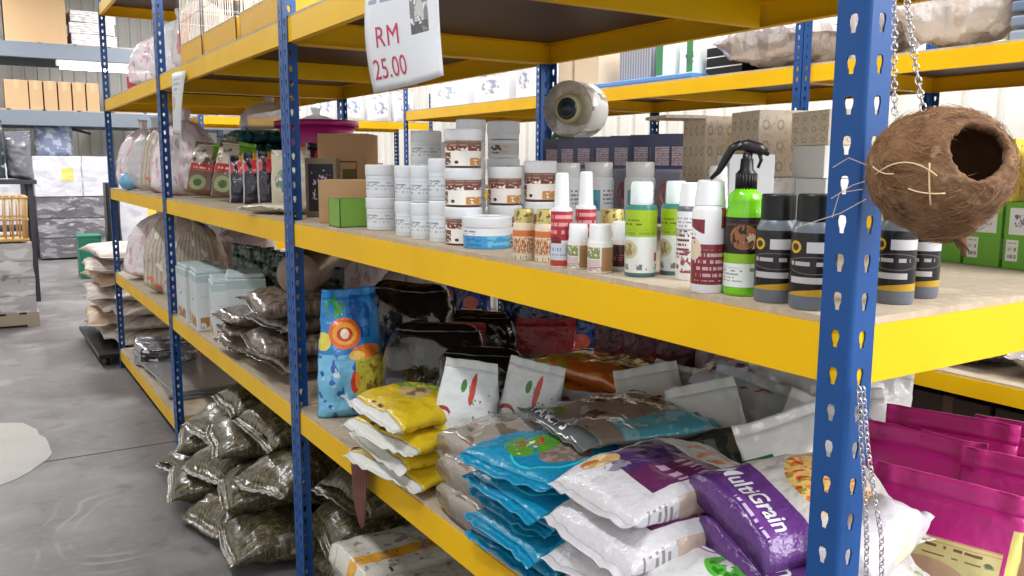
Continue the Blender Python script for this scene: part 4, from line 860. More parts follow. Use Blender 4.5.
NV = crinkle('navy_pack', (22, 34, 88), [((40, 70, 150), ('n', 5, 6, .56)), ((196, 170, 120), ('r', .25, .3, .8, .6)), ((200, 90, 60), ('e', .5, .66, .2, .07)), ((206, 210, 226), ('n', 9, 10, .7))], rough=.2, coat=.5)
for i, (x, y) in enumerate(((.78, 2.42), (.78, 2.24), (.80, 1.95-.03), (.76, 1.79), (.75, 1.65), (.76, 1.51))):
    bag('navy_pouch', ('navy pouch hanging back in the dark by the rear post', 'second navy pouch along the rear of the lower shelf', 'navy pouch with beige panel right above the red topped pouch', 'navy pouch behind the dim red pouch', 'navy pouch behind the middle of the orange packs', 'last navy pouch, under the yellow beam')[i], 'pouch', (x, y, S2+.0), -.8, .16, .36 if i < 3 else .33, .06, NV, 'pouch', group='navy pouches at the rear', seal=NV, cr=.004, seed=150+i)
MR = crinkle('maroon_pack', (84, 26, 40), [((60, 18, 30), ('n', 4, 5, .5))], rough=.3)
for i, (x, y) in enumerate(((.72, 1.30), (.73, 1.18), (.74, 1.06))):
    bag('maroon_pouch', ('maroon pouch standing right behind the orange packs', 'middle maroon pouch behind the orange packs', 'maroon pouch beside the pale lilac ones')[i], 'pouch', (x, y, S2+0), -.75, .12, .345, .05, MR, 'pouch', group='maroon pouches', seal=MR, cr=.003, seed=160+i)
LI = crinkle('lilac_pack', (150, 136, 146), [((110, 96, 110), ('n', 4, 5, .5))], rough=.25)
for i, (x, y) in enumerate(((.80, .98), (.80, .88), (.80, .78))):
    bag('lilac_pouch', ('pale lilac pouch nearest the maroon ones', 'pale lilac pouch in the middle under the yellow beam', 'pale lilac pouch above the orange and white pack')[i], 'pouch', (x, y, S2+0), -.75, .11, .37, .05, LI, 'pouch', group='pale lilac pouches', seal=LI, cr=.003, seed=170+i)
# brown strap hanging over the shelf edge
bm = bmesh.new(); uvl = uvlay(bm); rows = []
pts = [(.10, .040), (.05, .042), (.01, .040), (-.010, .030), (-.018, .0), (-.020, -.05), (-.022, -.10), (-.021, -.14), (-.020, -.165)]
for k, (x, z) in enumerate(pts):
    wv = [.09, .10, .115, .12, .12, .105, .085, .055, .012][k]; row = []
    for q in range(13):
        s = q/12*2-1; row.append(bm.verts.new((x-.010*abs(math.sin(q*1.9+k*.4))*(1 if k > 2 else 0), 1.425-.006*k*.6+wv*s*.5, S2+z-.030*(k < 3)-.012*math.sin(q*1.3)*(k > 5))))
    rows.append(row)
for k in range(len(pts)-1):
    for q in range(12): bm.faces.new((rows[k][q], rows[k+1][q], rows[k+1][q+1], rows[k][q+1]))
tag(link('cloth_strap', bm, mat('brown_cloth', (104, 66, 56), rough=.9, bump=.8, bs=80), smooth=True, solid=.004, subd=1), 'rumpled brown cloth strap hanging over the lower shelf edge by the yellow bags', 'strap')

# ------------------------------------------------------------------ middle rack, lower shelf
SUB = crinkle('brown_substrate_sack', (122, 108, 96), [((84, 70, 60), ('n', 16, 16, .5)), ((160, 150, 140), ('n', 24, 24, .6)), ((180, 176, 170), ('n', 3, 5, .72))], rough=.28, coat=.35, bump=.6, bs=12)
sl = ['lowest brown wood shaving sack of the stack by the second post', 'brown wood shaving sack second from the bottom, by the second post', 'brown wood shaving sack third from the bottom, by the second post', 'topmost brown wood shaving sack by the second post']
for i in range(4):
    bag('shaving_sack', sl[i], 'sack', (.19+.02*(-1)**i, 2.46+.02*(-1)**i, S2+.072*i), -PI/2+.1*(-1)**i, .42, .38, .085, SUB, 'pillow', True, group='brown shaving sacks', seal=SUB, vs=(.05, .95), cr=.008, seed=180+i)
for i in range(3):
    bag('shaving_sack', ['lowest brown sack of the smaller stack beside the white boxes', 'middle brown sack of the smaller stack beside the white boxes', 'top brown sack of the smaller stack beside the white boxes'][i], 'sack', (.15, 2.86, S2+.055*i), -PI/2+.1*(-1)**i, .26, .34, .066, SUB, 'pillow', True, group='brown shaving sacks', seal=SUB, vs=(.05, .95), cr=.008, seed=190+i)
WBX = mat('white_hay_box', (206, 212, 212), [((176, 194, 194), ('r', 0, .86, 2, .98)), ((160, 170, 172), ('r', .15, .6, .85, .61)), ((60, 60, 64), ('e', .5, .52, .06, .025)), ((170, 120, 60), ('r', .1, .04, .9, .24), ('n', 8, 6, .42)), ((120, 84, 40), ('r', .2, .05, .8, .2), ('n', 12, 8, .55)), ((160, 170, 172), ('r', 1.15, .6, 1.85, .61)), ((60, 60, 64), ('e', 1.5, .5, .06, .025)), ((170, 120, 60), ('r', 1.1, .04, 1.9, .24), ('n', 8, 6, .42)), ((40, 60, 60), ('e', .86, .1, .05, .03))], rough=.45)
for i, (x, y, h) in enumerate(((.10, 3.80, .255), (.10, 3.53, .26), (.12, 3.26, .25), (.14, 3.06, .29))):
    t = thing('hay_box', ('white printed box with brown picture, farthest, by the third post', 'white printed box with brown picture, second from the third post', 'white printed box third from the third post', 'white printed box beside the dark green packs')[i], 'box', (x, y, S2), -.08*i, 'white printed boxes'); link('body', obox((0, 0, 0), (.16, .22, h)), WBX, t, bevel=.003)
    link('folded_top', bx(-.075, -.1, h, .075, .1, h+.02), mat('teal_box_top', (190, 206, 206), rough=.5), t, bevel=.006)
DG = crinkle('dark_green_pack', (30, 46, 36), [((90, 110, 96), ('r', 0, .6, 1, 1), ('n', 8, 7, .48)), ((14, 18, 16), ('r', .1, .05, .9, .55)), ((140, 150, 140), ('r', 0, .7, 1, 1), ('n', 12, 10, .6))], rough=.2, coat=.4)
for i in range(8):
    bag('green_pouch', ('dark green pouch nearest the white printed boxes', 'second dark green pouch from the white printed boxes', 'third dark green pouch from the white printed boxes', 'fourth dark green pouch from the white printed boxes', 'fifth dark green pouch from the white printed boxes', 'sixth dark green pouch from the white printed boxes', 'dark green pouch just before the one beside the second post', 'dark green pouch right beside the second post')[i], 'pouch', (.30+.02*(i % 2), 3.62-.15*i, S2), -.55+.1*(i % 3), .15, .37, .07, DG, 'pouch', group='dark green pouches', seal=DG, vs=(0, .84), cr=.006, seed=200+i)
PK = mat('pink_plastic', (226, 96, 130), rough=.25, coat=.3)
def carrier(label, c, rz, m):
    t = thing('pet_carrier', label, 'pet carrier', c, rz)
    bm = bmesh.new()
    prof = [(.14, 0), (.15, .01), (.165, .12), (.17, .125), (.17, .13), (.155, .13), (.14, .02), (0, .02)]
    lathe([(0, 0)]+prof, 28, bm)
    for v in bm.verts: v.co.x *= 1.3
    link('basket', bm, m, t, smooth=True)
    bm = bmesh.new(); tube(bm, [(.2*math.cos(a), 0, .12+.14*math.sin(a)) for a in [i*PI/14 for i in range(15)]], .009, 8); link('handle', bm, m, t, smooth=True)
carrier('pink plastic basket with round handle on top of things behind the white boxes', (.60, 4.70-.35, S2), -.4, PK)
carrier('pink plastic basket closer to the second post behind the green pouches', (.62, 3.45, S2), -.4, PK)
WRP = mat('pale_wrap', (244, 232, 236), [((228, 186, 198), ('n', 6, 3, .55)), ((200, 180, 186), ('n', 14, 4, .58)), ((240, 236, 240), ('n', 16, 5, .6))], rough=.18, alpha=.9, bump=.8, bs=12, bdist=.02)
BGW = mat('beige_wrap', (196, 184, 170), [((170, 158, 140), ('s', 14, 0, .4)), ((226, 220, 214), ('n', 6, 5, .6)), ((214, 130, 100), ('r', 0, 0, 2, .2), ('n', 5, 4, .5))], rough=.2, bump=.8, bs=12, bdist=.02)
def bundle(label, c, W, H, T, m, rz=-.6, seed=0, kind='sack', group='film wrapped bundles', nm='wrapped_bundle'):
    return bag(nm, label, 'bundle', c, rz, W, H, T, m, kind, group=group, seal=m, cr=.014, seed=seed, vs=(0, .86))
bundle('white and pink film wrapped bundle, far behind the green pouches', (.62, 4.62+.3, S2), .5, .42, .3, WRP, seed=220)
bundle('pale pink wrapped bundle on the middle rack, right of the pink basket', (.72, 3.05, S2), .5, .44, .25, WRP, seed=221)
bundle('pale pink bundle behind the brown sacks of the middle rack', (.72, 2.55, S2), .45, .44, .25, WRP, seed=222)
bundle('beige striped wrapped bundle, lower shelf of the farthest rack, near its close post', (.20, 4.28, S2), .34, .52, .26, BGW, seed=223)
bundle('grey beige wrapped bundle, lower shelf of the farthest rack, in the middle', (.20, 4.75, S2), .4, .55, .28, BGW, seed=224)
bundle('pink wrapped bundle on the lower shelf of the farthest rack, at its far end', (.24, 5.45, S2), .5, .5, .3, WRP, seed=225)
tag(link('rolled_mat', lathe([(0, 0), (.075, 0), (.078, .01), (.078, .6), (.075, .61), (0, .61)], 28), mat('brown_roll', (150, 128, 110), rough=.3, coat=.6, bump=.5), M=Matrix.Translation((.30, 2.62, S2+.37)) @ Matrix.Rotation(-.55, 4, 'Z') @ Matrix.Rotation(-PI/2, 4, 'X') @ Matrix.Translation((0, 0, -.3)), smooth=True), 'shiny brown roll lying high behind the second blue post', 'roll')

# ------------------------------------------------------------------ middle rack, middle shelf
DOG = crinkle('dog_food_bag', (120, 90, 70), [((120, 176, 50), ('r', .5, .72, 1, 1)), ((206, 196, 180), ('r', 0, .45, .6, .95), ('n', 5, 6, .42)), ((190, 60, 60), ('r', 0, .42, .75, .56)), ((150, 160, 110), ('e', .35, .2, .25, .14)), ((60, 90, 50), ('e', .35, .2, .12, .07)), ((40, 30, 26), ('r', .72, 0, 1, .7)), ((226, 206, 196), ('r', .1, .45, .65, .52), ('t', 14, 14))], rough=.22, coat=.5)
for lab, x, y, s in (('dog food bag with lime green top, farther of the two leaning ones', .17, 3.88, 230), ('dog food bag with lime green top, nearer of the two leaning ones', .20, 3.50, 231)):
    bag('dog_food_bag', lab, 'bag', (x, y, S3), -.62, .19, .27, .10, DOG, 'pouch', seal=DOG, cr=.006, seed=s, lean=-.22, roll=.12)
DM = crinkle('dark_mixed_pack', (34, 30, 44), [((206, 60, 70), ('r', .0, .6, .6, .9), ('n', 4, 4, .48)), ((170, 164, 172), ('r', 0, 0, .04, 1)), ((60, 80, 130), ('r', .4, .2, 1, .6), ('n', 6, 6, .5)), ((206, 150, 50), ('r', .3, .86, 1, 1))], rough=.2, coat=.5)
for i in range(6):
    bag('treat_pouch', ('first slim dark pouch beside the two dog food bags', 'second slim dark pouch beside the dog food bags', 'third slim dark pouch, red mark near its top', 'fourth slim dark pouch towards the second post', 'fifth slim dark pouch, yellow top, towards the second post', 'slim blue and dark pouch right by the second post')[i], 'pouch', (.20+.02*i, 3.20-.145*i, S3), -.25+.03*i, .15, .205+.008*i, .05, DM, 'pouch', group='slim dark pouches', seal=DM, cr=.004, seed=240+i, lean=-.08)
FLT = crinkle('cream_flat_pack', (200, 192, 170), [((110, 130, 120), ('e', .4, .5, .3, .2), ('n', 5, 5, .42)), ((226, 220, 210), ('n', 6, 6, .6))], rough=.3)
bag('flat_pack', 'cream flat pack lying tilted at the shelf edge by the second post', 'bag', (.085, 2.36, S3+.0), -PI/2+.5, .26, .18, .03, FLT, 'pillow', True, seal=FLT, vs=(.05, .95), cr=.003, seed=250)
bag('flat_pack', 'cream and tan pouch standing close behind the second post', 'pouch', (.18, 2.52, S3), -.5, .15, .22, .06, FLT, 'pouch', seal=FLT, cr=.005, seed=251)
TL = crinkle('teal_pack', (36, 110, 116), [((24, 84, 50), ('r', .4, .3, 1, 1), ('n', 4, 8, .45)), ((130, 190, 196), ('n', 6, 14, .6)), ((20, 60, 60), ('s', 0, 5, .2))], rough=.14, coat=.9, bump=1, bs=14)
for i in range(5):
    bag('teal_pack', ('lowest glossy teal pack beside the third post', 'second glossy teal pack beside the third post', 'third glossy teal pack beside the third post', 'fourth glossy teal pack beside the third post', 'topmost glossy green and teal pack beside the third post')[i], 'bag', (.47, 3.83, S3+.066*i), -PI/2+.08*(-1)**i, .28, .40, .068, TL, 'pillow', True, group='glossy teal packs', seal=TL, vs=(.05, .95), cr=.008, seed=260+i)
# purple wash basin
def basin(label, c, m, rx=.30, ry=.19, h=.19, seed=0):
    t = thing('plastic_basin', label, 'basin', c, 1.35)
    def tr(q): 
        for v in q.verts: v.co.y *= ry/rx
        return q
    link('bowl', tr(lathe([(0, 0), (rx*.72, 0), (rx*.75, .01), (rx*.95, h), (rx*.93, h), (rx*.73, .014), (0, .01)], 44)), m, t, smooth=True)
    link('rim', tr(lathe([(rx*.94, h-.002), (rx*1.03, h), (rx*1.03, h-.025), (rx*1.015, h-.025), (rx*1.01, h-.008), (rx*.94, h-.008), (rx*.94, h-.002)], 44)), m, t, smooth=True)
MAG = mat('magenta_plastic', (168, 28, 112), rough=.35)
basin('large magenta plastic basin on the boxes behind the second post', (.60, 3.42, S3+.178), MAG)
for i, (x, y, lab) in enumerate(((.62, 3.58, 'cardboard box under the far side of the magenta basin'), (.62, 3.25, 'cardboard box under the near side of the magenta basin'))):
    carton(lab, (x, y, S3), (.36, .30, .176), 0)
bundle('clear bag of white goods piled in the magenta basin', (.60, 3.42, S3+.195), .26, .24, .20, MILKY, seed=270, kind='sack')
bundle('milky film bundle on the teal packs by the third post', (.5, 3.83, S3+.335), .28, .17, .3, MILKY, seed=271)
# farthest rack, middle shelf
for i, (x, y, m, lab) in enumerate(((.18, 4.30, WRP, 'pale pink wrapped bundle on the farthest rack beside the third post'), (.2, 4.75, BGW, 'beige wrapped bundle on the farthest rack, middle shelf'), (.2, 5.25, MILKY, 'milky wrapped bundle on the farthest rack, middle shelf'), (.2, 5.7, WRP, 'pink and white bundle on the farthest rack, middle shelf, by the last post'))):
    bundle(lab, (x, y, S3), .36, .46, .26, m, seed=280+i)
tag(link('blue_ball', lathe([(0, 0), (.04, .012), (.06, .045), (.06, .06), (.04, .1), (0, .115)], 20), mat('pale_blue_plastic', (120, 180, 216), rough=.3), M=Matrix.Translation((.03, 5.3, S3)), smooth=True), 'pale blue round bowl at the shelf edge of the farthest rack', 'bowl').name = 'pet_bowl'

# ------------------------------------------------------------------ upper shelf: wire cages with yellow trays, bundles
CAGEW = mat('cage_wire', (206, 200, 186), rough=.3, metal=.3)
TRAY = mat('yellow_tray', (224, 172, 20), rough=.5, spec=.2)
THIN = mat('thin_film', (235, 236, 240), rough=.3, alpha=.04, spec=.1, bump=.8, bs=9, bdist=.03)
def cage(label, c, s, rz=0, tray=TRAY, base=None):
    t = thing('pet_cage', label, 'cage', c, rz, 'wire cages on the upper shelf') if base is None else None
    W, D, H = s
    bm = bmesh.new(); 
    for a in ((-W/2, -D/2, 0, W/2, D/2, .004), (-W/2, -D/2, 0, -W/2+.004, D/2, .10), (W/2-.004, -D/2, 0, W/2, D/2, .10), (-W/2, -D/2, 0, W/2, -D/2+.004, .10), (-W/2, D/2-.004, 0, W/2, D/2, .10)): box(bm, *a)
    link('tray', bm, tray, t)
    bm = bmesh.new(); r = .0012
    n = 15
    for i in range(n+1):
        y = -D/2+D*i/n
        for x in (-W/2, W/2): box(bm, x-r, y-r, .09, x+r, y+r, H)
        box(bm, -W/2, y-r, H-r, W/2, y+r, H+r)
    for i in range(11):
        x = -W/2+W*i/10
        for y in (-D/2, D/2): box(bm, x-r, y-r, .09, x+r, y+r, H)
    for z in (.1, .2, H*.7, H):
        for x in (-W/2, W/2): box(bm, x-r, -D/2, z-r, x+r, D/2, z+r)
        for y in (-D/2, D/2): box(bm, -W/2, y-r, z-r, W/2, y+r, z+r)
    link('wire_mesh', bm, CAGEW, t)
    link('film', obox((0, 0, 0), (W+.02, D+.02, H+.01)), THIN, t, bevel=.02)
    return t
cage('film wrapped wire cage with yellow tray, beside the second post', (.24, 2.36, S4), (.40, .50, .36))
cage('film wrapped wire cage with yellow tray, middle one on the upper shelf', (.24, 2.92, S4), (.40, .50, .36))
cage('film wrapped wire cage with yellow tray, third from the second post', (.24, 3.42, S4), (.40, .42, .36))
bundle('clear film bundle with a red strip beside the third post on the upper shelf', (.18, 3.80, S4), .30, .40, .2, mat('red_film', (206, 200, 200), [((196, 50, 50), ('r', .2, .2, .4, .7))], rough=.15, alpha=.6, bump=.6, bs=14, bdist=.02), seed=290)
bundle('white film bundle on the upper shelf of the farthest rack, near end', (.2, 4.35, S4), .34, .38, .24, MILKY, seed=291)
bundle('white film bundle on the upper shelf of the farthest rack, middle', (.2, 4.9, S4), .4, .36, .24, WRP, seed=292)
RP = mat('red_packet', (206, 60, 70), rough=.4)
t = thing('red_carton', 'red carton lying on the upper shelf of the farthest rack', 'box', (.10, 5.05, S4), -.3); link('body', obox((0, 0, 0), (.13, .26, .07)), RP, t, bevel=.003)
# ------------------------------------------------------------------ hay bags on the floor under the middle and near racks
HAY = mat('hay_in_film', (84, 76, 52), [((60, 52, 36), ('n', 26, 20, .46)), ((150, 138, 98), ('n', 70, 9, .6)), ((124, 108, 70), ('n', 10, 70, .6)), ((140, 130, 96), ('n', 40, 60, .64)), ((44, 40, 30), ('n', 6, 5, .6))], rough=.4, coat=.45, bump=.8, bs=10, bdist=.010, coatr=.16)
hay = [  # x, y, z, W, L, T, rz
 (.06, 3.50, 0, .34, .42, .13, -1.3), (.02, 3.14, 0, .36, .44, .14, -1.8), (.05, 2.80, 0, .36, .44, .15, -1.4), (.09, 2.44, 0, .36, .46, .15, -1.7), (.50, 3.40, 0, .4, .5, .16, -1.4), (.52, 2.96, 0, .4, .5, .17, -1.5), (.54, 2.50, 0, .4, .5, .17, -1.6),
 (.12, 3.40, .115, .36, .44, .14, -1.9), (.11, 3.02, .125, .38, .46, .16, -1.35), (.13, 2.62, .13, .36, .46, .15, -1.75), (.52, 3.2, .14, .42, .5, .16, -1.5), (.54, 2.7, .15, .42, .5, .17, -1.5),
 (.16, 3.25, .235, .38, .46, .14, -1.45), (.16, 2.84, .265, .40, .48, .15, -1.75), (.17, 2.42, .245, .36, .44, .15, -1.35),
 (.24, 3.02, .37, .38, .46, .14, -1.6), (.24, 2.62, .385, .40, .46, .14, -1.5),
 (.30, 2.02, 0, .36, .46, .17, -1.5), (.56, 1.50, 0, .36, .40, .15, -1.6), (.31, 2.00, .15, .38, .48, .17, -1.7), (.36, 1.62, .135, .36, .46, .14, -1.4), (.34, 1.98, .30, .36, .46, .15, -1.45), (.66, 1.9, 0, .4, .5, .2, -1.6), (.66, 1.86, .19, .4, .5, .2, -1.5)]
hl = ['hay bag on the floor nearest the third post', 'hay bag on the floor second from the third post, spilling into the aisle', 'hay bag on the floor in the middle of the middle rack front', 'hay bag on the floor just before the second post', 'hay bag on the floor at the rear near the third post', 'hay bag on the floor at the rear, middle of the pile', 'hay bag on the floor at the rear near the second post',
 'small hay bag lying one layer up by the third post', 'hay bag one layer up in the middle of the pile, shiny front', 'hay bag one layer up next to the second post', 'hay bag one layer up at the rear by the third post', 'hay bag one layer up at the rear by the second post',
 'hay bag two layers up by the third post', 'large hay bag two layers up with bright glossy fold', 'hay bag two layers up touching the second post', 'topmost hay bag toward the third post, under the white boxes', 'topmost hay bag under the brown shaving sacks',
 'hay bag on the floor just past the second post under the near rack', 'hay bag on the floor behind the striped packs', 'hay bag one layer up just past the second post', 'hay bag one layer up behind the striped packs', 'topmost hay bag under the near rack, below the yellow beam', 'rear hay bag on the floor under the near rack', 'rear hay bag one layer up under the near rack']
for i, (h, lab) in enumerate(zip(hay, hl)):
    bag('hay_bag', lab, 'bag', h[:3], h[6], h[3], h[4], h[5], HAY, 'pillow', True, group='bags of hay under the racks', seal=HAY, vs=(.06, .94), cr=.012, seed=300+i, e=2.3, sag=.25, n=44, mm=28, tilt=.06*(-1)**i, roll=.08*math.sin(i*2.1))
STR = crinkle('striped_pack', (206, 202, 192), [((110, 170, 40), ('r', .56, 0, .76, 1)), ((150, 140, 130), ('n', 8, 8, .58)), ((60, 60, 60), ('n', 9, 12, .68)), ((214, 206, 196), ('r', .3, .2, .5, .8))], rough=.35, bump=.5)
STO = crinkle('orange_striped_pack', (206, 202, 192), [((222, 160, 50), ('r', .56, 0, .76, 1)), ((150, 140, 130), ('n', 8, 8, .58)), ((60, 60, 60), ('n', 9, 12, .68))], rough=.35, bump=.5)
for i in range(2):
    for k in range(3):
        bag('litter_pack', (('lowest pack with orange stripe under the near rack', 'middle pack with orange stripe under the near rack', 'topmost white pack with slanting orange stripe under the near rack'), ('lowest pack with green stripe under the near rack', 'middle pack with green stripe under the near rack', 'topmost white pack with slanting green stripe under the near rack'))[i][k], 'pack', (.20, 1.66-.29*i, .0+.105*k), -PI/2, .28, .36, .108, (STO, STR)[i], 'brick', True, group='striped litter packs on the floor', cr=.004, seed=340+i*4+k, e=5, vs=(0, 1))

# ------------------------------------------------------------------ farthest rack, low shelf and sack pile beyond it
SK = mat('woven_sack', (206, 196, 186), [((186, 172, 160), ('n', 5, 6, .5)), ((226, 220, 214), ('n', 4, 4, .58))], rough=.6, bump=.6, bs=20, bdist=.012)
SK2 = mat('tan_sack', (206, 176, 148), [((226, 204, 180), ('n', 4, 4, .52))], rough=.6, bump=.6, bs=20, bdist=.012)
for k in range(7):
    for j in range(2):
        bag('feed_sack', ('sack at the bottom', 'second sack up', 'third sack up', 'fourth sack up', 'fifth sack up', 'sixth sack up', 'topmost sack')[k]+(' in the front column of the pale pile beyond the racks', ' in the rear column of the pale pile beyond the racks')[j], 'sack', (.20+.62*j+.02*(-1)**k, 6.85+.03*math.sin(k*2+j), .10+.102*k), .07*(-1)**k, .60, .90, .102, SK2 if k in (1, 4) else SK, 'pillow', True, group='pale feed sacks piled beyond the racks', seal=SK, vs=(.04, .96), cr=.012, seed=360+k*2+j, sag=.2, n=32, mm=18)
for k in range(4):
    bag('feed_sack', ('bottom sack of the slumped column nearest the last post', 'second sack of the slumped column nearest the last post', 'third sack of the slumped column nearest the last post', 'top sack of the slumped column nearest the last post')[k], 'sack', (.42, 6.24, .10+.112*k), 1.5+.1*(-1)**k, .36, .8, .112, SK, 'pillow', True, group='pale feed sacks piled beyond the racks', seal=SK, vs=(.04, .96), cr=.012, seed=380+k, sag=.2, n=32, mm=18)
t = thing('hand_truck', 'low black platform truck under the pale sack pile', 'trolley', (.45, 6.72, 0))
link('platform', bx(-.58, -.68, .065, .62, .62, .098), BLACK, t, bevel=.004)
for a in (-1, 1):
    for b_ in (-1, 1):
        w_ = link('caster', lathe([(0, -.015), (.03, -.015), (.032, 0), (.03, .015), (0, .015)], 20), BLACK, t, Matrix.Translation((a*.52, -.03+b_*.56, .032)) @ Matrix.Rotation(PI/2, 4, 'Y'), True)
SLV = mat('silver_film', (150, 146, 150), [((30, 28, 32), ('r', .2, .25, .8, .7)), ((206, 206, 212), ('n', 5, 5, .58))], rough=.15, metal=.3, coat=.6, bump=.9, bs=10, bdist=.02)
bundle('silver and black film wrapped bundle on the low shelf by the pale sacks', (.22, 5.35, S1), .42, .17, .34, SLV, rz=-.5, seed=390, kind='block', nm='film_bundle')
for k in range(3):
    t = thing('plastic_sheet', ('lowest grey flat sheet lying on the low shelf', 'middle grey flat sheet lying on the low shelf', 'top grey glossy sheet lying on the low shelf, nearest the aisle')[k], 'sheet', (.32, 4.75+.03*k, S1+.013*k), .04*(-1)**k)
    link('sheet_layer', bx(-.27, -.42, 0, .27, .42, .0125), mat('grey_film_sheet', (120+14*k, 118+14*k, 118+14*k), rough=.2, coat=.4), t, bevel=.002)

# ------------------------------------------------------------------ left side and far end
WRAPB = mat('wrapped_boxes', (186, 182, 182), [((150, 146, 148), ('r', 0, .24, 6, .26)), ((150, 146, 148), ('r', 0, .49, 6, .51)), ((150, 146, 148), ('r', 0, .74, 6, .76)), ((214, 212, 212), ('n', 3, 8, .55)), ((140, 130, 126), ('n', 5, 3, .66))], rough=.2, coat=.4, bump=.5, bs=8, bdist=.02)
WOOD = mat('pale_wood', (172, 158, 142), rough=.8)
def pallet(label, c, s, rz=0):
    t = thing('wooden_pallet', label, 'pallet', c, rz)
    W, D = s
    for i in range(3): link('stringer', bx(-W/2, (-D/2, -.05, D/2-.1)[i], .02, W/2, (-D/2, -.05, D/2-.1)[i]+.1, .11), WOOD, t)
    bm = bmesh.new()
    for i in range(7): x = -W/2+(W-.1)*i/6; box(bm, x, -D/2, .11, x+.1, D/2, .13)
    link('deck', bm, WOOD, t)
    bm = bmesh.new()
    for i in range(3): x = -W/2+(W-.1)*i/2; box(bm, x, -D/2, 0, x+.1, D/2, .02)
    link('base_boards', bm, WOOD, t); return t
def wrapped(label, c, s, m, rz=0, nm='wrapped_load'):
    t = thing(nm, label, 'load', c, rz)
    bm = obox((0, 0, 0), s); bmesh.ops.subdivide_edges(bm, edges=bm.edges, cuts=12, use_grid_fill=True)
    for v in bm.verts:
        q = noise.noise(v.co*6+Vector((c[1], 0, 0)))*.014; v.co.x += q; v.co.y += q
        if v.co.z > .01: v.co.z += q*.5
    link('load', bm, m, t, smooth=True).data.set_sharp_from_angle(angle=.7); return t
pallet('wooden pallet on the floor under the film wrapped boxes at the left edge', (-.90, 8.66, 0), (1.05, 1.1))
wrapped('stack of film wrapped pale boxes on the wooden pallet at the left edge', (-.90, 8.66, .13), (1.02, 1.06, .62), WRAPB)
t = thing('bamboo_basket', 'tan bamboo crate standing on the wrapped boxes at the left edge', 'basket', (-.80, 8.45, .76))
BAM = mat('bamboo', (196, 160, 108), rough=.6)
bm = bmesh.new()
for i in range(15):
    for y in (-.28, .28): tube(bm, [(-.38+.054*i, y*.94, 0), (-.39+.056*i, y, .40)], .008, 6)
for i in range(10):
    for x in (-.38, .38): tube(bm, [(x*.97, -.26+.058*i, 0), (x*1.02, -.26+.058*i, .40)], .008, 6)
link('canes', bm, BAM, t, smooth=True)
bm = bmesh.new()
for z in (.02, .2, .39):
    k = 1+.03*z/.4
    tube(bm, [(-.39*k, -.28*k, z), (.39*k, -.28*k, z), (.39*k, .28*k, z), (-.39*k, .28*k, z)], .012, 6, True)
link('hoop', bm, BAM, t); link('bottom', bx(-.36, -.25, 0, .36, .25, .01), BAM, t)
DKM = mat('dark_frame', (44, 44, 50), rough=.5)
t = thing('dark_metal_table', 'dark steel framed bench behind the bamboo crate carrying covered machines', 'table', (-1.15, 10.05, 0))
for a in (-1, 1):
    for b_ in (-1, 1): link('leg', bx(a*.85-.03, b_*.35-.03, 0, a*.85+.03, b_*.35+.03, 1.24), DKM, t)
link('table_top', bx(-.92, -.42, 1.24, .92, .42, 1.28), DKM, t)
link('lower_shelf', bx(-.85, -.35, .75, .85, .35, .78), DKM, t)
link('side_panel', bx(.80, -.38, .30, .83, .38, 1.24), DKM, t)
GRB = mat('pale_teal_cover', (164, 186, 190), [((60, 66, 76), ('r', .7, 0, 1, 1)), ((196, 206, 208), ('n', 4, 4, .55))], rough=.3, bump=.6, bs=10)
bundle('pale teal covered machine bundle on the dark bench at the left edge', (-.74, 9.98, 1.282), .5, .62, .4, GRB, rz=-.2, seed=400, kind='block', nm='covered_machine')
bundle('dark grey covered bundle on the dark bench, right end', (-.36, 10.02, 1.282), .24, .50, .34, mat('dark_cover', (96, 96, 104), rough=.3, bump=.6, bs=10), rz=-.1, seed=401, kind='block', nm='covered_machine')
DW = mat('dark_film', (110, 106, 112), [((150, 148, 152), ('n', 3, 9, .52)), ((70, 66, 70), ('r', 0, .32, 6, .34)), ((70, 66, 70), ('r', 0, .64, 6, .66)), ((190, 190, 196), ('n', 5, 12, .64))], rough=.2, coat=.6, bump=.8, bs=5, bdist=.04)
WW = mat('white_film_load', (214, 214, 220), [((150, 150, 160), ('r', .62, 0, .65, 1)), ((226, 206, 90), ('r', 1.36, .35, 1.52, .7)), ((150, 150, 160), ('r', 1.62, 0, 1.64, 1)), ((196, 196, 206), ('n', 4, 6, .56))], rough=.3, coat=.3, bump=.5, bs=6, bdist=.03)
wrapped('dark film wrapped load on the floor at the far end of the aisle', (.50, 14.5, .03), (1.0, 1.0, .92), DW)
wrapped('white wrapped load with a yellow label stacked on the dark wrapped one', (.50, 14.5, .96), (1.02, 1.0, .60), WW)
wrapped('white wrapped load on the floor beside the dark one at the far end', (1.7, 14.6, .0), (1.1, 1.0, 1.5), WW)
wrapped('white wrapped load on the floor left of the dark one at the far end', (-.75, 14.7, .0), (1.2, 1.0, 1.45), WW)
t = thing('covered_chair', 'grey blue draped machine with a side arm on the far white load', 'machine', (.30, 14.2, 1.565), .1)
GCL = mat('grey_blue_cloth', (120, 132, 160), [((170, 176, 190), ('n', 4, 4, .5))], rough=.7, bump=.5)
B_ = Bag(.52, .50, .34, 'block', .012, 41, 3); link('cover', B_.mesh(), GCL, t, smooth=True)
bm = bmesh.new(); tube(bm, [(.1, 0, .40), (.30, 0, .40), (.52, 0, .34)], [.03, .025, .02], 8); link('side_arm', bm, DKM, t, smooth=True)
t = thing('green_crate', 'dark green box standing on the floor beyond the pale sack pile', 'box', (.42, 11.6, 0)); link('body', obox((0, 0, 0), (.26, .34, .52)), mat('green_plastic', (24, 110, 84), rough=.5), t, bevel=.01); link('lid', bx(-.14, -.18, .52, .14, .18, .55), mat('green_lid', (30, 120, 92), rough=.5), t, bevel=.006)
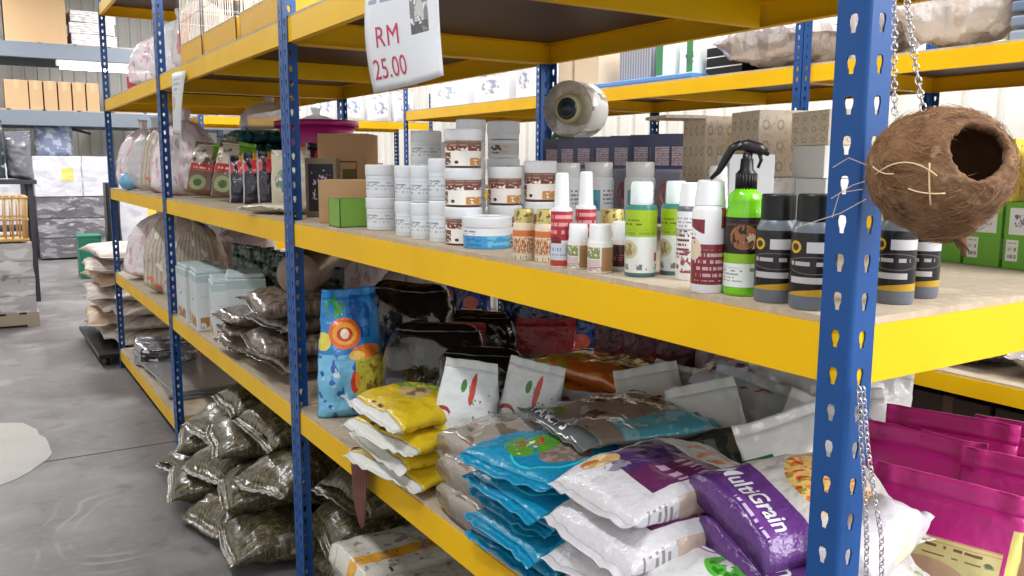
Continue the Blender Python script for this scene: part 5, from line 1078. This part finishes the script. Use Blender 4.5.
t = thing('black_panel_stand', 'tall black panel standing beside the green box near the last rack post', 'stand', (.66, 11.2, 0)); link('upright', bx(-.07, -.12, .02, .07, .12, 1.22), BLACK, t, bevel=.01); link('base', bx(-.1, -.22, 0, .1, .22, .02), BLACK, t)
# heavy far racking with grey beams
GREY = mat('grey_beam', (112, 120, 130), rough=.35, metal=.2)
t = thing('pallet_rack', 'tall grey beamed rack across the far end holding brown cartons', 'rack', (0, 14.0, 0))
for x in (-3.1, 3.0):
    for y in (0, 1.2): link('post', bx(x-.05, y-.04, 0, x+.05, y+.04, 4.6), mat('grey_post', (110, 120, 140), rough=.5), t)
for z in (2.22, 3.19):
    for y in (-.06, 1.22): link('beam', bx(-3.05, y-.02, z-.22, 2.95, y+.04, z), GREY, t, bevel=.008)
    bm = bmesh.new()
    for i in range(13): box(bm, -3.0+i*.46, -.04, z, -3.0+i*.46+.40, 1.22, z+.018)
    link('deck', bm, WOOD, t)
CB = mat('tan_carton', (184, 152, 114), [((180, 150, 112), ('r', .3, .75, .7, .9), ('t', 14, 10)), ((180, 150, 112), ('r', 1.3, .75, 1.7, .9), ('t', 14, 10))], rough=.7)
def cart(lab, x, z, w, h, d=.5, g=None):
    t = thing('carton', lab, 'box', (x, 14.05+d/2, z), 0, g); link('body', obox((0, 0, 0), (w, d, h)), CB, t, bevel=.004)
    link('tape', bx(-.03, -d/2-.001, h*.7, .03, d/2+.001, h+.002), mat('tape', (190, 160, 120), rough=.3), t)
cart('large tan carton on the top level of the far grey rack', .16, 3.209, .80, .85, g='large cartons on the far rack')
cart('large tan carton at the left frame edge, top level of the far grey rack', -.72, 3.209, .80, .80, g='large cartons on the far rack')
for i in range(9):
    w = (.36, .36, .36, .17, .17, .17, .17, .17, .17)[i]; x = (-1.5, -1.08, -.66, -.13+.0, .12, .31, .50, .69, .88)[i]
    if i < 3: w = .38
    cart(('first wide carton from the left on the lower far level', 'second wide carton from the left on the lower far level', 'third wide carton from the left on the lower far level', 'first upright carton after the wide ones on the far rack', 'second upright carton after the wide ones', 'third upright carton after the wide ones', 'fourth upright carton after the wide ones', 'fifth upright carton after the wide ones', 'last upright carton in the far row, next to the lamp')[i], x-.02, 2.239, w if i < 3 else (.30 if i == 3 else .17), .42, g='tan cartons on the far lower level')
GB2 = mat('grey_white_pack', (190, 186, 186), [((90, 86, 90), ('s', 0, 5, .2)), ((220, 216, 214), ('n', 6, 12, .5))], rough=.4)
for i in range(3):
    t = thing('flat_pack_stack', ('lowest grey white flat pack beside the large carton on the far rack', 'middle grey white flat pack beside the large carton on the far rack', 'top grey white flat pack beside the large carton on the far rack')[i], 'pack', (.92, 14.3, 3.209+.17*i), .05*(-1)**i); link('body', obox((0, 0, 0), (.62, .5, .168)), GB2, t, bevel=.01)

# ------------------------------------------------------------------ things on the racks by the white wall
SILV = mat('silver_bundle', (200, 192, 192), [((168, 156, 154), ('n', 4, 4, .5)), ((226, 222, 222), ('n', 7, 7, .6))], rough=.16, metal=.25, coat=.6, bump=1, bs=7, bdist=.03)
def lay(label, c, W, H, T, m, rz, seed, kind='pillow', nm='film_bundle', cat='bundle', grp=None, cr=.02):
    return bag(nm, label, cat, c, rz, W, H, T, m, kind, True, group=grp, seal=m, vs=(.05, .95), cr=cr, seed=seed, n=44)
lay('large shiny silver film bundle on the wall rack beyond the double blue posts', (2.56, 2.26, S4), .55, .54, .26, SILV, 0, 420)
lay('shiny film bundle right of the double blue posts on the wall rack', (2.52, 1.735, S4), .40, .28, .26, SILV, .2, 421)
CLB = mat('clear_bundle', (216, 208, 204), [((204, 190, 178), ('n', 4, 4, .52)), ((232, 228, 226), ('n', 7, 7, .6))], rough=.16, coat=.5, bump=1, bs=7, bdist=.03)
lay('pale clear film bundle above the coconut on the wall rack', (2.50, 1.36, S4), .36, .50, .30, CLB, .1, 422)
t = thing('grey_tray_stack', 'grey blue flat tray stack at the top right on the wall rack', 'tray', (2.62, .80, S4)); 
for i in range(4): link('tray', bx(-.32, -.40, .05*i, .32, .30, .05*i+.04), mat('grey_blue', (130-16*i, 142-14*i, 160-12*i), rough=.35), t, bevel=.008)
for i, (y, w, h, m, lab) in enumerate(((2.52, .24, .15, BLACK, 'black box with white lines on the wall rack beside the silver bundle'), (2.76, .15, .20, mat('white_green_box', (226, 230, 226), [((60, 130, 80), ('r', .35, .1, .65, .9)), ((80, 90, 96), ('r', .3, .3, .7, .6), ('n', 9, 9, .5))], rough=.4), 'white box with green panel on the wall rack, right one'), (2.95, .14, .20, mat('white_green_box2', (226, 230, 226), [((60, 130, 80), ('r', .0, .1, .4, .9))], rough=.4), 'white box with green panel on the wall rack, left one'), (3.2, .26, .19, mat('grey_mesh_box', (130, 128, 134), [((170, 170, 176), ('s', 12, 0, .4))], rough=.4), 'grey slatted box on the wall rack beside the cartons'))):
    t = thing('wall_rack_box', lab, 'box', (2.52, y, S4+.028 if i else S4), 0); link('body', obox((0, 0, 0), (.30, w, h)), m, t, bevel=.004)
    t.name = ('black_box', 'supply_box', 'supply_box', 'slatted_box')[i]
    if i == 0:
        for z in (.05, .10): link('band', bx(-.151, -.12, z, -.15, .12, z+.006), WHITE, t)
t = thing('blue_tray', 'long flat blue tray lying along the wall rack under the boxes', 'tray', (2.44, 3.02, S4)); link('body', obox((0, 0, 0), (.38, .80, .028)), mat('blue_plastic', (96, 140, 190), rough=.4), t, bevel=.006)
link('rim', obox((0, 0, .0), (.40, .82, .012)), mat('blue_plastic_dark', (70, 116, 170), rough=.4), t, bevel=.003)
for i, (y, w, h) in enumerate(((3.60, .24, .26), (3.84-.02, .14, .24))):
    carton(('tan carton behind the clear reel on the wall rack', 'smaller tan carton left of the one behind the clear reel')[i], (2.5, y, S4), (.32, w, h), 0, mat('light_carton', (206, 186, 160), rough=.7))
WSK = mat('white_print_sack', (226, 228, 234), [((150, 156, 186), ('e', .5, .45, .26, .2), ('n', 6, 7, .48)), ((176, 150, 176), ('r', .2, .75, .8, .9), ('n', 9, 6, .55))], rough=.3, coat=.2, bump=.4)
for i, (y, w) in enumerate(((4.30, .22), (4.74, .46), (5.40, .56), (6.2-.05, .0), (0, 0))[:3]):
    t = thing('white_printed_box', ('narrow white printed box just left of the rear blue post', 'white box with grey print on the wall rack, right of the price sheet', 'white box with blue grey print right at the corner of the price sheet')[i], 'box', (2.52, y, S4)); link('body', obox((0, 0, 0), (.34, w, .25 if i else .27)), WSK, t, bevel=.01)
for i in range(7):
    bag('white_sack', ('white sack on the crosswise rack, farthest right', 'second white sack from the right on the crosswise rack', 'third white sack from the right on the crosswise rack', 'fourth white sack from the right on the crosswise rack', 'fifth white sack from the right on the crosswise rack', 'sixth white sack from the right on the crosswise rack', 'white sack on the crosswise rack, farthest left')[i], 'sack', (3.2-.30*i, 8.0, 1.90), 0, .28, .32, .2, WSK, 'pouch', group='white sacks on the crosswise rack', seal=WSK, cr=.01, seed=430+i, n=30, mm=18)
for i in range(5):
    lay(('silver grey bag on the lower level of the wall rack, nearest the camera', 'second silver grey bag on the lower level of the wall rack', 'third silver grey bag on the lower level of the wall rack', 'fourth silver grey bag on the lower level of the wall rack', 'fifth silver grey bag on the lower level of the wall rack')[i], (2.52, .30+.30*i, S2), .27, .48, .14, SLV if i % 2 else SILV, -PI/2+.1*(-1)**i, 440+i, nm='silver_bag', cat='bag', grp='silver grey bags on the wall rack')
BBX = mat('dark_brown_box', (52, 38, 32), rough=.7)
for i in range(6):
    t = thing('dark_box', ('dark box low under the wall rack at the right edge', 'second dark box low under the wall rack', 'third dark box low under the wall rack', 'fourth dark box low under the wall rack', 'fifth dark box low under the wall rack', 'sixth dark box low under the wall rack')[i], 'box', (2.66, .20+.34*i, S1), 0, 'dark boxes under the wall rack'); link('body', obox((0, 0, 0), (.7, .32, .44)), BBX, t, bevel=.004)
    link('tape', bx(-.351, -.02, 0, .351, .02, .4405), mat('dark_tape', (84, 66, 50), rough=.4), t)
for i in range(5):
    t = thing('storage_carton', ('carton on the middle level of the wall rack, first from the camera', 'carton on the middle level of the wall rack, second from the camera', 'carton on the middle level of the wall rack, third from the camera', 'carton on the middle level of the wall rack, fourth from the camera', 'carton on the middle level of the wall rack, fifth from the camera')[i], 'box', (2.66, 2.2+.36*i, S2), 0); link('body', obox((0, 0, 0), (.6, .34, .40)), BBX, t, bevel=.004)
# ------------------------------------------------------------------ light
w = bpy.data.worlds.new('world'); SC.world = w; w.use_nodes = True
bg = w.node_tree.nodes['Background']; bg.inputs[0].default_value = (.93, .96, 1, 1); bg.inputs[1].default_value = 1.35
def area(loc, size, e, rot=(0, 0, 0), col=(1, 1, 1)):
    d = bpy.data.lights.new('area_light', 'AREA'); d.shape = 'RECTANGLE'; d.size, d.size_y = size; d.energy = e; d.color = col
    o = bpy.data.objects.new('area_light', d); COL.objects.link(o); o.location = loc; o.rotation_euler = rot; return o
TUBE = mat('lit_tube', (255, 255, 255), emit=30)
def lamp(label, loc, L, rz, e):
    t = thing('tube_lamp', label, 'lamp', loc, rz, 'fluorescent tube lamps')
    link('housing', bx(-L/2, -.06, 0, L/2, .06, .05), mat('lamp_housing', (230, 230, 230), rough=.4), t, bevel=.005)
    bm = bmesh.new(); tube(bm, [(-L/2+.03, 0, -.02), (L/2-.03, 0, -.02)], .014, 10); link('tube', bm, TUBE, t, smooth=True)
    area((loc[0], loc[1], loc[2]-.05), (L, .1), e, (0, 0, rz))
lamp('fluorescent tube lamp glowing in front of the far pallet rack', (.50, 9.0, 2.40), 1.05, 0, 60)
for i, (x, y, rz, e) in enumerate(((-1.6, .2, PI/2, 90), (-1.6, 4.5, PI/2, 60), (1.6, .6, PI/2, 110), (1.6, 3.6, PI/2, 110), (-1.6, 9, PI/2, 110), (1.6, 7, PI/2, 110), (-1.6, 13, PI/2, 260), (2.2, 12.5, PI/2, 200), (3.2, 2.5, PI/2, 60))):
    area((x, y, 4.3), (1.5, .25), e, (0, 0, rz))
area((2.0, -2.7, 3.5), (3, 2.2), 270, (Vector((.3, .5, 1.3))-Vector((2.0, -2.7, 3.5))).to_track_quat('-Z', 'Y').to_euler())  # unseen key light added behind the camera for the doorway daylight, no tube
SC.view_settings.view_transform = 'Standard'; SC.view_settings.look = 'None'; SC.view_settings.exposure = -.14; SC.view_settings.gamma = 1
SC.view_settings.use_curve_mapping = False
SC.cycles.use_denoising = True
SC.cycles.max_bounces = 8; SC.cycles.transparent_max_bounces = 16; SC.cycles.caustics_reflective = False; SC.cycles.caustics_refractive = False
SC.cycles.sample_clamp_indirect = 4
